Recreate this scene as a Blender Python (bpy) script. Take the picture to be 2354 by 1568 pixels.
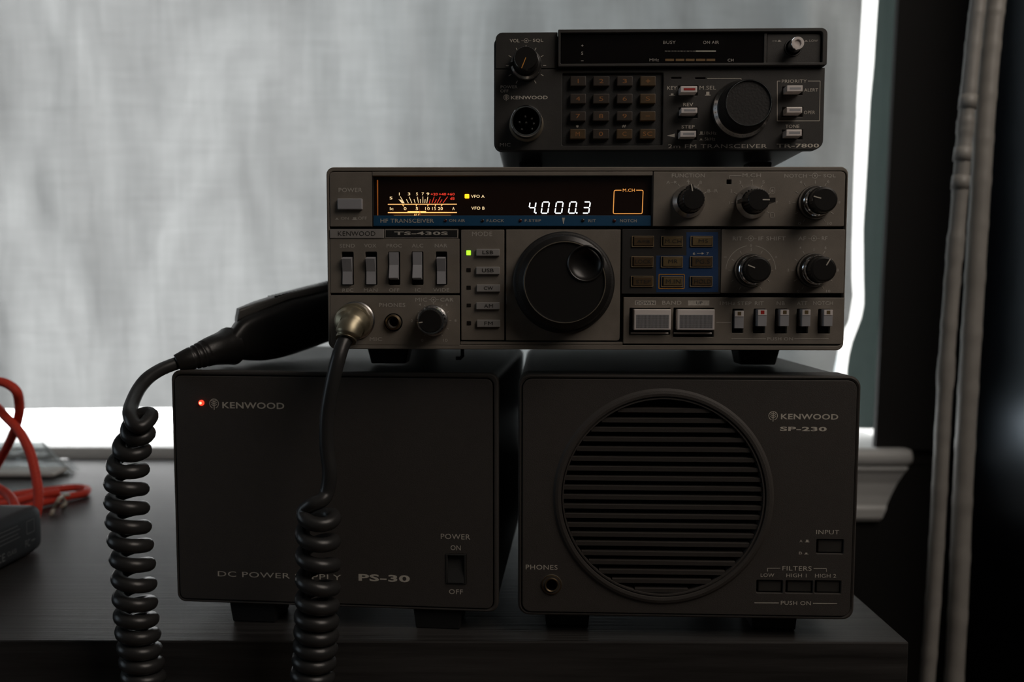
import bpy, math, random
from mathutils import Vector, Matrix, noise
random.seed(4)
for _o in list(bpy.data.objects):
    bpy.data.objects.remove(_o)
sc = bpy.context.scene
COL = sc.collection
# ------------------------------------------------------------------ camera, world, lights, exposure
W, H, F = 2354, 1568, 1850.0
EYE = Vector((0, 0, .18876)); PITCH, ROLL = .0601, .0018
_fw = Vector((0, math.cos(PITCH), -math.sin(PITCH))); _r0 = Vector((1, 0, 0)); _u0 = _r0.cross(_fw)
CR = _r0*math.cos(ROLL)+_u0*math.sin(ROLL); CU = _u0*math.cos(ROLL)-_r0*math.sin(ROLL)
cd = bpy.data.cameras.new('camera'); cam = bpy.data.objects.new('camera', cd); COL.objects.link(cam)
cd.sensor_width = 36; cd.lens = 36*F/W; cd.clip_start = .01; cd.clip_end = 50
cam.matrix_world = Matrix.Translation(EYE) @ Matrix((CR, CU, -_fw)).transposed().to_4x4()
cd.dof.use_dof = True; cd.dof.focus_distance = .425; cd.dof.aperture_fstop = 6.3
sc.camera = cam
sc.view_settings.view_transform = 'Standard'; sc.view_settings.look = 'None'
sc.view_settings.exposure = 0; sc.view_settings.gamma = 1; sc.view_settings.use_curve_mapping = False

wd = bpy.data.worlds.new('daylight'); sc.world = wd; wd.use_nodes = True
_n = wd.node_tree.nodes; _l = wd.node_tree.links; _bg = _n['Background']
_tc = _n.new('ShaderNodeTexCoord'); _sp = _n.new('ShaderNodeSeparateXYZ'); _l.new(_tc.outputs['Generated'], _sp.inputs[0])
_mp = _n.new('ShaderNodeMapRange'); _mp.inputs['From Min'].default_value = -.5; _mp.inputs['From Max'].default_value = .45
_l.new(_sp.outputs['X'], _mp.inputs['Value'])
_rp = _n.new('ShaderNodeValToRGB'); _rp.color_ramp.elements[0].color = (1, 1, 1, 1); _rp.color_ramp.elements[1].color = (.19, .21, .215, 1)
_rp.color_ramp.elements[0].position = .05; _e = _rp.color_ramp.elements.new(.50); _e.color = (.38, .41, .42, 1)
_l.new(_mp.outputs[0], _rp.inputs[0]); _l.new(_rp.outputs[0], _bg.inputs['Color'])
_bg.inputs['Strength'].default_value = 5.6

def area(name, loc, look, sx, sy, power, color):
    ld = bpy.data.lights.new(name, 'AREA'); ld.shape = 'RECTANGLE'; ld.size = sx; ld.size_y = sy
    ld.energy = power; ld.color = color
    o = bpy.data.objects.new(name, ld); COL.objects.link(o); o.location = loc
    o.rotation_euler = (Vector(look)-Vector(loc)).to_track_quat('-Z', 'Y').to_euler()
    return o
area('assumed_side_daylight', (-2.3, .0, .55), (0, .5, .1), .8, 1.2, 3.4, (.74, .88, 1))  # added area light for an assumed, unseen window at left; no opening is built
area('assumed_room_light', (.74, -.08, 1.05), (.28, .60, .08), .75, .8, 6.0, (1, .88, .78))  # added warm area light, an assumed source out of view at the right

# ------------------------------------------------------------------ photo measurement helpers
def ray(px, py):
    return _fw + CR*((px-W/2)/F) - CU*((py-H/2)/F)
def at(px, py, Y):
    d = ray(px, py); return EYE + d*(Y/d.y)
def atz(px, py, z):
    d = ray(px, py); return EYE + d*((z-EYE.z)/d.z)

# ------------------------------------------------------------------ materials
MATS = {}
def mat(name, col, rough=.5, metal=0, bump=0, bscale=800, emit=None, es=0, var=0, vscale=60, spec=.5, coat=0, alpha=None):
    m = bpy.data.materials.new(name); m.use_nodes = True; nt = m.node_tree; b = nt.nodes['Principled BSDF']
    b.inputs['Base Color'].default_value = (*col, 1); b.inputs['Roughness'].default_value = rough
    b.inputs['Metallic'].default_value = metal; b.inputs['Specular IOR Level'].default_value = spec
    b.inputs['Coat Weight'].default_value = coat
    tc = nt.nodes.new('ShaderNodeTexCoord')
    if emit:
        b.inputs['Emission Color'].default_value = (*emit, 1); b.inputs['Emission Strength'].default_value = es
    n = nt.nodes.new('ShaderNodeTexNoise'); n.inputs['Scale'].default_value = bscale; n.inputs['Detail'].default_value = 3
    nt.links.new(tc.outputs['Object'], n.inputs['Vector'])
    if bump:
        bp = nt.nodes.new('ShaderNodeBump'); bp.inputs['Strength'].default_value = bump; bp.inputs['Distance'].default_value = .0004
        nt.links.new(n.outputs[0], bp.inputs['Height']); nt.links.new(bp.outputs[0], b.inputs['Normal'])
    if var:
        v = nt.nodes.new('ShaderNodeTexNoise'); v.inputs['Scale'].default_value = vscale; v.inputs['Detail'].default_value = 5
        nt.links.new(tc.outputs['Object'], v.inputs['Vector'])
        mx = nt.nodes.new('ShaderNodeMix'); mx.data_type = 'RGBA'
        mx.inputs[6].default_value = (*[c*(1-var) for c in col], 1); mx.inputs[7].default_value = (*[min(1, c*(1+var)) for c in col], 1)
        nt.links.new(v.outputs[0], mx.inputs[0]); nt.links.new(mx.outputs[2], b.inputs['Base Color'])
    MATS[name] = m; return m
mat('hf_panel', (.20, .175, .145), .6, bump=.12, bscale=2500, var=.25, vscale=90)
mat('hf_body', (.055, .053, .05), .55, bump=.2, bscale=2500, var=.2)
mat('panel_gap', (.006, .006, .006), .8)
mat('vhf_panel', (.032, .030, .027), .55, bump=.15, bscale=2500, var=.3, vscale=120)
mat('vhf_body', (.03, .03, .029), .45, bump=.2, bscale=1500)
mat('case_panel', (.052, .046, .041), .6, bump=.4, bscale=2600, var=.12, vscale=150)
mat('case_body', (.022, .022, .022), .45, bump=.2, bscale=1200)
mat('print_light', (.62, .58, .50), .6, var=.25, vscale=900)
mat('print_dim', (.48, .45, .40), .6, var=.3, vscale=900)
mat('print_dark', (.02, .018, .014), .6)
mat('print_brown', (.36, .15, .04), .6)
mat('print_orange', (.75, .33, .05), .6)
mat('print_bronze', (.18, .10, .03), .5)
mat('key_brown', (.045, .034, .026), .45)
mat('key_bronze', (.085, .052, .022), .45, var=.3, vscale=300)
mat('key_gold', (.15, .105, .045), .45, var=.3, vscale=300)
mat('key_edge', (.30, .22, .12), .4)
mat('blue_paint', (.008, .075, .17), .5)
mat('key_blue', (.012, .05, .15), .5)
mat('key_dark', (.03, .028, .026), .55)
mat('key_grey', (.42, .42, .44), .4, metal=.15)
mat('key_mode', (.36, .345, .33), .4, metal=.15)
mat('key_silver', (.85, .79, .76), .35, metal=.1)
mat('plate_silver', (.36, .34, .32), .4, metal=.2)
mat('knob_black', (.016, .015, .014), .32)
mat('knob_rubber', (.012, .011, .010), .6, bump=.3)
mat('chrome', (.72, .74, .76), .16, metal=1)
mat('satin_metal', (.62, .61, .60), .27, metal=1)
mat('ring_dull', (.40, .35, .27), .4, metal=.8)
mat('plug_metal', (.42, .37, .26), .42, metal=.9, var=.2, vscale=200)
mat('boot', (.10, .08, .05), .5)
mat('jack_brass', (.20, .15, .09), .4, metal=.9)
mat('black_hole', (.003, .003, .003), .9, spec=.1)
mat('acrylic', (.006, .005, .005), .12, spec=.5)
mat('acrylic_brown', (.020, .010, .007), .16)
mat('led_red_off', (.05, .004, .004), .3)
mat('led_dark', (.015, .012, .010), .3)
mat('led_green', (.1, .4, .02), emit=(.30, 1, .02), es=2.2)
mat('led_orange', (.6, .3, .02), emit=(1, .42, .01), es=2.0)
mat('led_red', (.8, .05, .02), emit=(1, .045, .02), es=1.6)
mat('led_red_core', (1, .5, .3), emit=(1, .55, .33), es=1.5)
mat('digit_white', (.9, .9, .9), emit=(.88, .97, 1), es=1.7)
mat('meter_cream', (.9, .7, .4), emit=(1, .74, .40), es=.85)
mat('meter_amber', (.9, .6, .3), emit=(1, .52, .17), es=.95)
mat('meter_red', (.8, .1, .05), emit=(.75, .035, .02), es=.9)
mat('needle', (.22, .05, .01), .5)
mat('lamp_reflection', (.4, .15, .03), emit=(.42, .10, .015), es=.42)
mat('orange_line', (.8, .4, .1), emit=(1, .40, .09), es=.75)
mat('orange_paint', (.62, .29, .03), .5)
mat('cord_rubber', (.028, .028, .028), .34, bump=.1, bscale=900)
mat('mic_plastic', (.020, .019, .018), .34, bump=.2, bscale=1500)
mat('mic_grey', (.12, .115, .105), .4, bump=.15, bscale=1500)
mat('foot_rubber', (.008, .008, .008), .7)
mat('red_braid', (.85, .06, .03), .6, bump=.6, bscale=1400, var=.25, vscale=700)
mat('adapter', (.022, .024, .028), .6, bump=.3)
mat('adapter_print', (.20, .21, .21), .6)
mat('card', (.62, .60, .56), .6)
mat('tie', (.55, .50, .40), .6)
mat('white_paint', (.62, .63, .62), .35, bump=.15, bscale=90, var=.05)
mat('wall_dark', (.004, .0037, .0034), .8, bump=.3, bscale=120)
mat('room_paint', (.34, .32, .29), .8, bump=.2, bscale=120)
mat('floor_wood', (.12, .07, .04), .5, bump=.3, bscale=60)
mat('cable_sheath', (.30, .29, .27), .42, bump=.2, bscale=300, var=.35, vscale=40)
mat('cabinet_gloss', (.003, .003, .006), .30, spec=.9)
mat('red_paint', (.45, .02, .015), .5)
mat('daylight_blocker', (.55, .55, .53), .8, bump=.3, bscale=80)
mat('steel_dark', (.05, .05, .05), .4, metal=.6)

MATS['cabinet_gloss'].node_tree.nodes['Principled BSDF'].inputs['Specular Tint'].default_value = (.62, .82, 1, 1)
# desk laminate: black-brown with fine streaks along x
m = mat('desk_wood', (.040, .037, .035), .42, spec=.36)
nt = m.node_tree; b = nt.nodes['Principled BSDF']; tc = [x for x in nt.nodes if x.type == 'TEX_COORD'][0]
mp = nt.nodes.new('ShaderNodeMapping'); mp.inputs['Scale'].default_value = (3, 260, 60)
no = nt.nodes.new('ShaderNodeTexNoise'); no.inputs['Scale'].default_value = 1.6; no.inputs['Detail'].default_value = 6; no.inputs['Roughness'].default_value = .65
nt.links.new(tc.outputs['Object'], mp.inputs[0]); nt.links.new(mp.outputs[0], no.inputs['Vector'])
cr = nt.nodes.new('ShaderNodeValToRGB'); cr.color_ramp.elements[0].position = .35; cr.color_ramp.elements[1].position = .7
cr.color_ramp.elements[0].color = (.020, .019, .018, 1); cr.color_ramp.elements[1].color = (.055, .052, .05, 1)
nt.links.new(no.outputs[0], cr.inputs[0]); nt.links.new(cr.outputs[0], b.inputs['Base Color'])
rr = nt.nodes.new('ShaderNodeMapRange'); rr.inputs['To Min'].default_value = .36; rr.inputs['To Max'].default_value = .5
nt.links.new(no.outputs[0], rr.inputs['Value']); nt.links.new(rr.outputs[0], b.inputs['Roughness'])
bp = nt.nodes.new('ShaderNodeBump'); bp.inputs['Strength'].default_value = .35; bp.inputs['Distance'].default_value = .0006
nt.links.new(no.outputs[0], bp.inputs['Height']); nt.links.new(bp.outputs[0], b.inputs['Normal'])

def fabric(name, tcol, dcol, mixf, var, fwd):
    m = bpy.data.materials.new(name); m.use_nodes = True; nt = m.node_tree; nt.nodes.clear(); N = nt.nodes.new; L = nt.links.new
    out = N('ShaderNodeOutputMaterial'); tr = N('ShaderNodeBsdfTranslucent'); di = N('ShaderNodeBsdfDiffuse'); mx = N('ShaderNodeMixShader')
    tc = N('ShaderNodeTexCoord')
    def nz(sx, sz, sc_, det=4, dist=0):
        mp = N('ShaderNodeMapping'); mp.inputs['Scale'].default_value = (sx, 1, sz); L(tc.outputs['Object'], mp.inputs[0])
        n = N('ShaderNodeTexNoise'); n.inputs['Scale'].default_value = sc_; n.inputs['Detail'].default_value = det
        n.inputs['Distortion'].default_value = dist; L(mp.outputs[0], n.inputs['Vector']); return n.outputs[0]
    def mr(s, a, b_, lo=.25, hi=.75):
        r = N('ShaderNodeMapRange'); r.inputs['From Min'].default_value = lo; r.inputs['From Max'].default_value = hi
        r.inputs['To Min'].default_value = a; r.inputs['To Max'].default_value = b_; L(s, r.inputs[0]); return r.outputs[0]
    def mul(a, b_):
        x = N('ShaderNodeMath'); x.operation = 'MULTIPLY'; L(a, x.inputs[0]); L(b_, x.inputs[1]); return x.outputs[0]
    crease_shade = mr(nz(1.5, .55, 7, 4, .7), 1-var, 1+var*.8)  # fold shading put into the transmission colour as streaky noise
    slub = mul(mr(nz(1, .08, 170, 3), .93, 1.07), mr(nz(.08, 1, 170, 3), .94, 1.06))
    f = mul(crease_shade, slub)
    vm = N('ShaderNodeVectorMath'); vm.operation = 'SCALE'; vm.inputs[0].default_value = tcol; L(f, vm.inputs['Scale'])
    rf = N('ShaderNodeBsdfRefraction'); rf.inputs['IOR'].default_value = 1.33; rf.inputs['Roughness'].default_value = .5
    L(vm.outputs[0], rf.inputs[0]); m2 = N('ShaderNodeMixShader'); m2.inputs[0].default_value = fwd
    L(tr.outputs[0], m2.inputs[1]); L(rf.outputs[0], m2.inputs[2])
    L(vm.outputs[0], tr.inputs[0]); di.inputs[0].default_value = (*dcol, 1)
    mx.inputs[0].default_value = mixf; L(di.outputs[0], mx.inputs[1]); L(m2.outputs[0], mx.inputs[2]); L(mx.outputs[0], out.inputs[0])
    MATS[name] = m
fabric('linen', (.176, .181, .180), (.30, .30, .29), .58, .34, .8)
fabric('lining', (.035, .047, .044), (.22, .25, .24), .5, .15, .3)

fabric('film_highlight', (.85, .88, .87), (.7, .7, .7), .6, .05, .4)
def clearmat(name, trans, rough=.1, col=(1, 1, 1)):
    m = bpy.data.materials.new(name); m.use_nodes = True; nt = m.node_tree; nt.nodes.clear(); N = nt.nodes.new
    out = N('ShaderNodeOutputMaterial'); t = N('ShaderNodeBsdfTransparent'); g = N('ShaderNodeBsdfGlossy'); mx = N('ShaderNodeMixShader')
    g.inputs['Roughness'].default_value = rough; t.inputs[0].default_value = (*col, 1)
    fr = N('ShaderNodeLayerWeight'); fr.inputs['Blend'].default_value = trans
    nt.links.new(fr.outputs['Facing' if trans > .3 else 'Fresnel'], mx.inputs[0]); nt.links.new(t.outputs[0], mx.inputs[1]); nt.links.new(g.outputs[0], mx.inputs[2])
    nt.links.new(mx.outputs[0], out.inputs[0]); MATS[name] = m
clearmat('window_glass', .12, .02)
clearmat('clear_bag', .31, .2, (.9, .93, .93))

# ------------------------------------------------------------------ mesh helpers
DG = bpy.context.evaluated_depsgraph_get
class MB:
    def __init__(s, fr=None): s.v = []; s.f = []; s.m = []; s.s = []; s.fr = fr or (lambda u, v, d: (u, v, d))
    def add(s, verts, faces, mt, smooth=False):
        o = len(s.v); s.v += [tuple(s.fr(*p)) for p in verts]
        for f in faces: s.f.append([o+i for i in f]); s.m.append(mt); s.s.append(smooth)
    def build(s, name, parent=None, label=None, bevel=0):
        me = bpy.data.meshes.new(name); me.from_pydata(s.v, [], s.f)
        names = list(dict.fromkeys(s.m))
        for n in names: me.materials.append(MATS[n])
        me.polygons.foreach_set('material_index', [names.index(x) for x in s.m])
        me.polygons.foreach_set('use_smooth', s.s); me.update(); 
        import bmesh
        bm = bmesh.new(); bm.from_mesh(me); bmesh.ops.recalc_face_normals(bm, faces=bm.faces); bm.to_mesh(me); bm.free()
        o = bpy.data.objects.new(name, me); COL.objects.link(o)
        if parent: o.parent = parent
        if label: o['label'] = label
        if bevel:
            bv = o.modifiers.new('bevel', 'BEVEL'); bv.width = bevel; bv.segments = 2; bv.limit_method = 'ANGLE'
        return o
    def absorb(s, o):
        k = len(s.v); s.v += o.v; s.f += [[i+k for i in f] for f in o.f]; s.m += o.m; s.s += o.s
    def box(s, a, b, mt):
        (x0, y0, z0), (x1, y1, z1) = a, b
        v = [(x, y, z) for x in (x0, x1) for y in (y0, y1) for z in (z0, z1)]
        s.add(v, [(0, 1, 3, 2), (4, 6, 7, 5), (0, 4, 5, 1), (2, 3, 7, 6), (0, 2, 6, 4), (1, 5, 7, 3)], mt)
    def rings(s, rings, mt, smooth=True, cap0=True, cap1=True, mts=None, capm=None):
        n = len(rings[0]); vs = [p for r in rings for p in r]; 
        o = len(s.v); s.v += [tuple(s.fr(*p)) for p in vs]
        for k in range(len(rings)-1):
            mm = mts[k] if mts else mt
            for i in range(n):
                j = (i+1) % n; s.f.append([o+k*n+i, o+k*n+j, o+(k+1)*n+j, o+(k+1)*n+i]); s.m.append(mm); s.s.append(smooth)
        if cap0: s.f.append([o+i for i in range(n)]); s.m.append(mts[0] if mts else mt); s.s.append(False)
        if cap1: s.f.append([o+(len(rings)-1)*n+i for i in range(n)]); s.m.append(capm or (mts[-1] if mts else mt)); s.s.append(False)
    def lathe(s, cu, cv, prof, seg=64, flute=None, capm=None, cap1=True, cap0=False):
        # prof: (radius, d, material of the segment that follows, sharp)
        rs = []; mts = []
        for i, p in enumerate(prof):
            r, d, mt = p[:3]; fl = flute and len(p) > 3 and p[3]
            ring = []
            for k in range(seg):
                a = 2*math.pi*k/seg; q = r*(1-(flute[1] if fl and (k*flute[0]//seg*2 != 2*k*flute[0]//seg) else 0)) if fl else r
                if fl: q = r*(1-flute[1]*(.5+.5*math.cos(a*flute[0])))
                ring.append((cu+q*math.cos(a), cv+q*math.sin(a), d))
            rs.append(ring)
            if i: mts.append(prof[i-1][2])
        # split rings so that edges stay crisp
        for i in range(len(rs)-1):
            s.rings([rs[i], rs[i+1]], mts[i], True, False, False)
        if cap1: s.add(rs[-1], [list(range(seg))], capm or prof[-1][2])
        if cap0: s.add(rs[0], [list(range(seg))], mts[0])
    def rrect(s, u0, v0, u1, v1, r, d0, d1, ch, mt, capm=None, seg=5, cap0=False, taper=0):
        def ol(i, d):
            a0, b0, a1, b1 = u0+i, v0+i, u1-i, v1-i; q = max(r-i, 1e-5); P = []
            for cx, cy, st in ((a1-q, b1-q, 0), (a0+q, b1-q, 90), (a0+q, b0+q, 180), (a1-q, b0+q, 270)):
                for k in range(seg+1):
                    t = math.radians(st+90*k/seg); P.append((cx+q*math.cos(t), cy+q*math.sin(t), d))
            return P
        R = [ol(0, d0), ol(taper, d1-ch)]
        if ch > 0: R += [ol(taper+ch*.3, d1-ch*.3), ol(taper+ch, d1)]
        for i in range(len(R)-1): s.rings([R[i], R[i+1]], mt, True, False, False)
        s.add(R[-1], [list(range(len(R[-1])))], capm or mt)
        if cap0: s.add(R[0], [list(range(len(R[0])))], mt)
    def line(s, p, q, w, d, mt, h=.00004):
        p = Vector(p); q = Vector(q); t = (q-p).normalized(); n = Vector((-t.y, t.x))*w/2
        c = [p+n, q+n, q-n, p-n]
        s.add([(x.x, x.y, d) for x in c]+[(x.x, x.y, d+h) for x in c], [(4, 5, 6, 7), (0, 1, 5, 4), (1, 2, 6, 5), (2, 3, 7, 6), (3, 0, 4, 7)], mt)
    def poly(s, pts, w, d, mt, closed=False):
        pts = list(pts)
        if closed: pts.append(pts[0])
        for a, b in zip(pts, pts[1:]): s.line(a, b, w, d, mt)
    def arc(s, c, r, a0, a1, w, d, mt, n=24):
        P = [(c[0]+r*math.cos(math.radians(a0+(a1-a0)*k/n)), c[1]+r*math.sin(math.radians(a0+(a1-a0)*k/n))) for k in range(n+1)]
        o = [(c[0]+(r+w/2)*math.cos(math.radians(a0+(a1-a0)*k/n)), c[1]+(r+w/2)*math.sin(math.radians(a0+(a1-a0)*k/n)), d) for k in range(n+1)]
        i = [(c[0]+(r-w/2)*math.cos(math.radians(a0+(a1-a0)*k/n)), c[1]+(r-w/2)*math.sin(math.radians(a0+(a1-a0)*k/n)), d) for k in range(n+1)]
        s.add(o+i, [(k, k+1, n+2+k, n+1+k) for k in range(n)], mt)
    def disc(s, c, r, d, mt, n=24):
        s.add([(c[0]+r*math.cos(2*math.pi*k/n), c[1]+r*math.sin(2*math.pi*k/n), d) for k in range(n)], [list(range(n))], mt)
    def quad(s, pts, d, mt): s.add([(p[0], p[1], d) for p in pts], [list(range(len(pts)))], mt)
    def slab(s, outline, holes, d0, d1, bev, mt):
        cu = bpy.data.curves.new('c', 'CURVE'); cu.dimensions = '2D'; cu.fill_mode = 'BOTH'
        for P in [outline]+holes:
            sp = cu.splines.new('POLY'); sp.points.add(len(P)-1)
            for i, p in enumerate(P): sp.points[i].co = (p[0], p[1], 0, 1)
            sp.use_cyclic_u = True
        cu.extrude = (d1-d0)/2-bev; cu.bevel_depth = bev; cu.bevel_resolution = 1; cu.offset = -bev
        s.from_curve(cu, lambda x, y, z: (x, y, z+(d0+d1)/2), mt)
    def from_curve(s, cu, fn, mt, smooth=False):
        ob = bpy.data.objects.new('c', cu); COL.objects.link(ob); dg = DG(); dg.update()
        me = bpy.data.meshes.new_from_object(ob.evaluated_get(dg))
        vs = [v.co.copy() for v in me.vertices]; fs = [list(p.vertices) for p in me.polygons]
        bpy.data.objects.remove(ob); bpy.data.curves.remove(cu); bpy.data.meshes.remove(me)
        s.add([fn(*v) for v in vs], fs, mt, smooth)
        return vs
    def tube(s, pts, r, mt, seg=12, caps=True):
        rs = []; n = len(pts); T = []
        for i in range(n):
            t = (pts[min(i+1, n-1)]-pts[max(i-1, 0)]).normalized(); T.append(t)
        up = T[0].orthogonal().normalized()
        for i in range(n):
            if i: 
                up = (T[i-1].rotation_difference(T[i]) @ up); up = (up-T[i]*up.dot(T[i])).normalized()
            bi = T[i].cross(up); rr = r[i] if isinstance(r, (list, tuple)) else r
            rs.append([tuple(pts[i]+(up*math.cos(2*math.pi*k/seg)+bi*math.sin(2*math.pi*k/seg))*rr) for k in range(seg)])
        s.rings(rs, mt, True, caps, caps)
_cache = {}
def text_mesh(t, bold=.012):
    if any(c in t for c in 'M1'): bold = 0      # these glyphs do not survive the outline offset
    k = (t, bold)
    if k not in _cache:
        cu = bpy.data.curves.new('t', 'FONT'); cu.body = t; cu.size = 1; cu.offset = bold; cu.resolution_u = 3; cu.space_character = 1.06
        ob = bpy.data.objects.new('t', cu); COL.objects.link(ob); dg = DG(); dg.update()
        me = bpy.data.meshes.new_from_object(ob.evaluated_get(dg))
        vs = [v.co.copy() for v in me.vertices]; fs = [list(p.vertices) for p in me.polygons]
        bpy.data.objects.remove(ob); bpy.data.curves.remove(cu); bpy.data.meshes.remove(me)
        x0, x1 = min(v.x for v in vs), max(v.x for v in vs); y0, y1 = min(v.y for v in vs), max(v.y for v in vs)
        _cache[k] = ([((v.x-x0)/(x1-x0), (v.y-y0)/max(y1-y0, 1e-6)) for v in vs], fs)
    return _cache[k]

def catmull(P, n=8, closed=False):
    P = [Vector(p) for p in P]; out = []
    Q = ([P[-1]]+P+[P[0], P[1]]) if closed else ([2*P[0]-P[1]]+P+[2*P[-1]-P[-2]])
    for i in range(1, len(Q)-2):
        a, b, c, d = Q[i-1:i+3]
        for k in range(n):
            t = k/n; out.append(.5*((2*b)+(c-a)*t+(2*a-5*b+4*c-d)*t*t+(3*b-a-3*c+d)*t**3))
    if not closed: out.append(P[-1])
    return out
def rr2(u0, v0, u1, v1, r=.0005, seg=4):
    if u0 > u1: u0, u1 = u1, u0
    if v0 > v1: v0, v1 = v1, v0
    P = []
    rs = r if isinstance(r, (tuple, list)) else (r,)*4     # TR, TL, BL, BR
    for (cx, cy, st, q) in ((u1-rs[0], v1-rs[0], 0, rs[0]), (u0+rs[1], v1-rs[1], 90, rs[1]), (u0+rs[2], v0+rs[2], 180, rs[2]), (u1-rs[3], v0+rs[3], 270, rs[3])):
        for k in range(seg+1):
            t = math.radians(st+90*k/seg); P.append((cx+q*math.cos(t), cy+q*math.sin(t)))
    return P
def circ(c, r, n=48): return [(c[0]+r*math.cos(2*math.pi*k/n), c[1]+r*math.sin(2*math.pi*k/n)) for k in range(n)]

def thing(name, label, cat, loc, rot=(0, 0, 0), group=None):
    o = bpy.data.objects.new(name, None); COL.objects.link(o); o.location = loc; o.rotation_euler = rot
    o.empty_display_size = .05; o['label'] = label; o['category'] = cat
    if group: o['group'] = group
    return o
def tag(o, label, cat, group=None):
    o['label'] = label; o['category'] = cat
    if group: o['group'] = group
    return o
def structure(o): o['kind'] = 'structure'; return o

# ------------------------------------------------------------------ a boxed radio unit whose front is measured from the photo
class Unit:
    """front plane of w x h metres; origin = bottom left corner; px corners TL TR BL BR"""
    def __init__(s, name, label, cat, origin, yaw, tilt, w, h, foot, corners):
        s.w, s.h, s.foot = w, h, foot; s.td = .00006
        s.root = thing(name, label, cat, (origin[0], origin[1], origin[2]-foot), (-0.0, 0, yaw))
        s.tilt = tilt
        # homography px -> (u,v)
        dst = [(0, h), (w, h), (0, 0), (w, 0)]
        A = []; 
        for (x, y), (u, v) in zip(corners, dst):
            A.append([x, y, 1, 0, 0, 0, -u*x, -u*y, u]); A.append([0, 0, 0, x, y, 1, -v*x, -v*y, v])
        n = 8
        for i in range(n):
            p = max(range(i, n), key=lambda k: abs(A[k][i])); A[i], A[p] = A[p], A[i]
            for k in range(n):
                if k != i:
                    f = A[k][i]/A[i][i]
                    A[k] = [a-f*b for a, b in zip(A[k], A[i])]
        s.Hm = [A[i][8]/A[i][i] for i in range(n)]+[1]
        s.reg = (0, 0, 1)
    def fr(s, u, v, d): return (u, -d+math.tan(s.tilt)*v, v+s.foot)
    def mb(s): return MB(s.fr)
    def region(s, x, y, k): s.reg = (x, y, k)
    def p(s, x, y):
        X = s.reg[0]+x/s.reg[2]; Y = s.reg[1]+y/s.reg[2]; h = s.Hm; q = h[6]*X+h[7]*Y+h[8]
        return ((h[0]*X+h[1]*Y+h[2])/q, (h[3]*X+h[4]*Y+h[5])/q)
    def rect(s, x0, y0, x1, y1):
        xm, ym = (x0+x1)/2, (y0+y1)/2
        return s.p(x0, ym)[0], s.p(xm, y1)[1], s.p(x1, ym)[0], s.p(xm, y0)[1]
    def ln(s, n): return n/s.reg[2]*s.w/s.wpx
    def text(s, mb, t, x0, y0, x1, y1, mt='print_light', d=None, bold=.012):
        d = s.td if d is None else d
        u0, v0, u1, v1 = s.rect(x0, y0, x1, y1); P, fs = text_mesh(t, bold)
        if t in '-–': v0, v1 = v0, v1
        mb.add([(u0+a*(u1-u0), v0+b_*(v1-v0), d) for a, b_ in P], fs, mt)
    def dual(s, mb, x, y, r, x0, x1, mt='print_light'):
        d = s.td; c = s.p(x, y); R = s.ln(r); mb.arc(c, R, 0, 360, R*.2, d, mt); mb.disc(c, R*.38, d, mt)
        w = R*.16
        mb.line(s.p(x0, y), (c[0]-R, c[1]), w, d, mt); mb.line((c[0]+R, c[1]), s.p(x1, y), w, d, mt)
    def up_sym(s, mb, x0, y0, x1, y1, kind, mt='print_light', d=None):
        d = s.td if d is None else d
        u0, v0, u1, v1 = s.rect(x0, y0, x1, y1); hh = v1-v0; ww = u1-u0
        mb.quad([(u0, v0), (u1, v0), (u1, v0+hh*.22), (u0, v0+hh*.22)], d, mt)
        a = .22 if kind == 'out' else .28
        mb.quad([(u0+ww*a, v0+hh*.2), (u1-ww*a, v0+hh*.2), (u1-ww*a, v1), (u0+ww*a, v1)], d, mt)
    def emblem(s, mb, x, y, r, mt='print_light', d=.00006):
        c = s.p(x, y); R = s.ln(r); w = R*.16
        mb.arc(c, R, -70, 250, w, d, mt, 36)
        mb.line((c[0], c[1]-R*1.35), (c[0], c[1]+R*.85), w*1.2, d, mt)
        for k in (-.55, -.1, .35):
            for sg in (-1, 1):
                mb.line((c[0], c[1]+R*k), (c[0]+sg*R*.62, c[1]+R*(k+.42)), w, d, mt)
    def ticks(s, mb, x, y, r0, r1, angs, wd=5, mt='print_light', d=None):
        d = s.td if d is None else d; c = s.p(x, y); a0, a1 = s.ln(r0), s.ln(r1); w = s.ln(wd)
        for a in angs:
            t = math.radians(a); mb.line((c[0]+a0*math.cos(t), c[1]+a0*math.sin(t)), (c[0]+a1*math.cos(t), c[1]+a1*math.sin(t)), w, d, mt)

def body_box(U, name, depth, r, mt, inset=.0008, back=.002, label=None):
    b = U.mb(); b.rrect(inset, inset, U.w-inset, U.h-inset, r, -depth, -back, 0, mt, cap0=True)
    return b.build(name, U.root, label)

def button(U, name, x0, y0, x1, y1, d0, d1, mt, inset=None, txt=None, r=.0005, ch=.0003):
    b = U.mb(); u0, v0, u1, v1 = U.rect(x0, y0, x1, y1); b.rrect(u0, v0, u1, v1, r, d0, d1, ch, mt)
    if inset:
        a0, c0, a1, c1 = U.rect(*inset[:4]); b.rrect(a0, c0, a1, c1, r*.4, d1-.0001, d1+.00006, 0, inset[4])
    if txt:
        U.text(b, txt[0], *txt[1:5], mt=txt[5], d=d1+.00008, bold=txt[6] if len(txt) > 6 else .014)
    return b.build(name, U.root)
def hole(U, x0, y0, x1, y1, r=.0004):
    return rr2(*U.rect(x0, y0, x1, y1), r)

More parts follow.
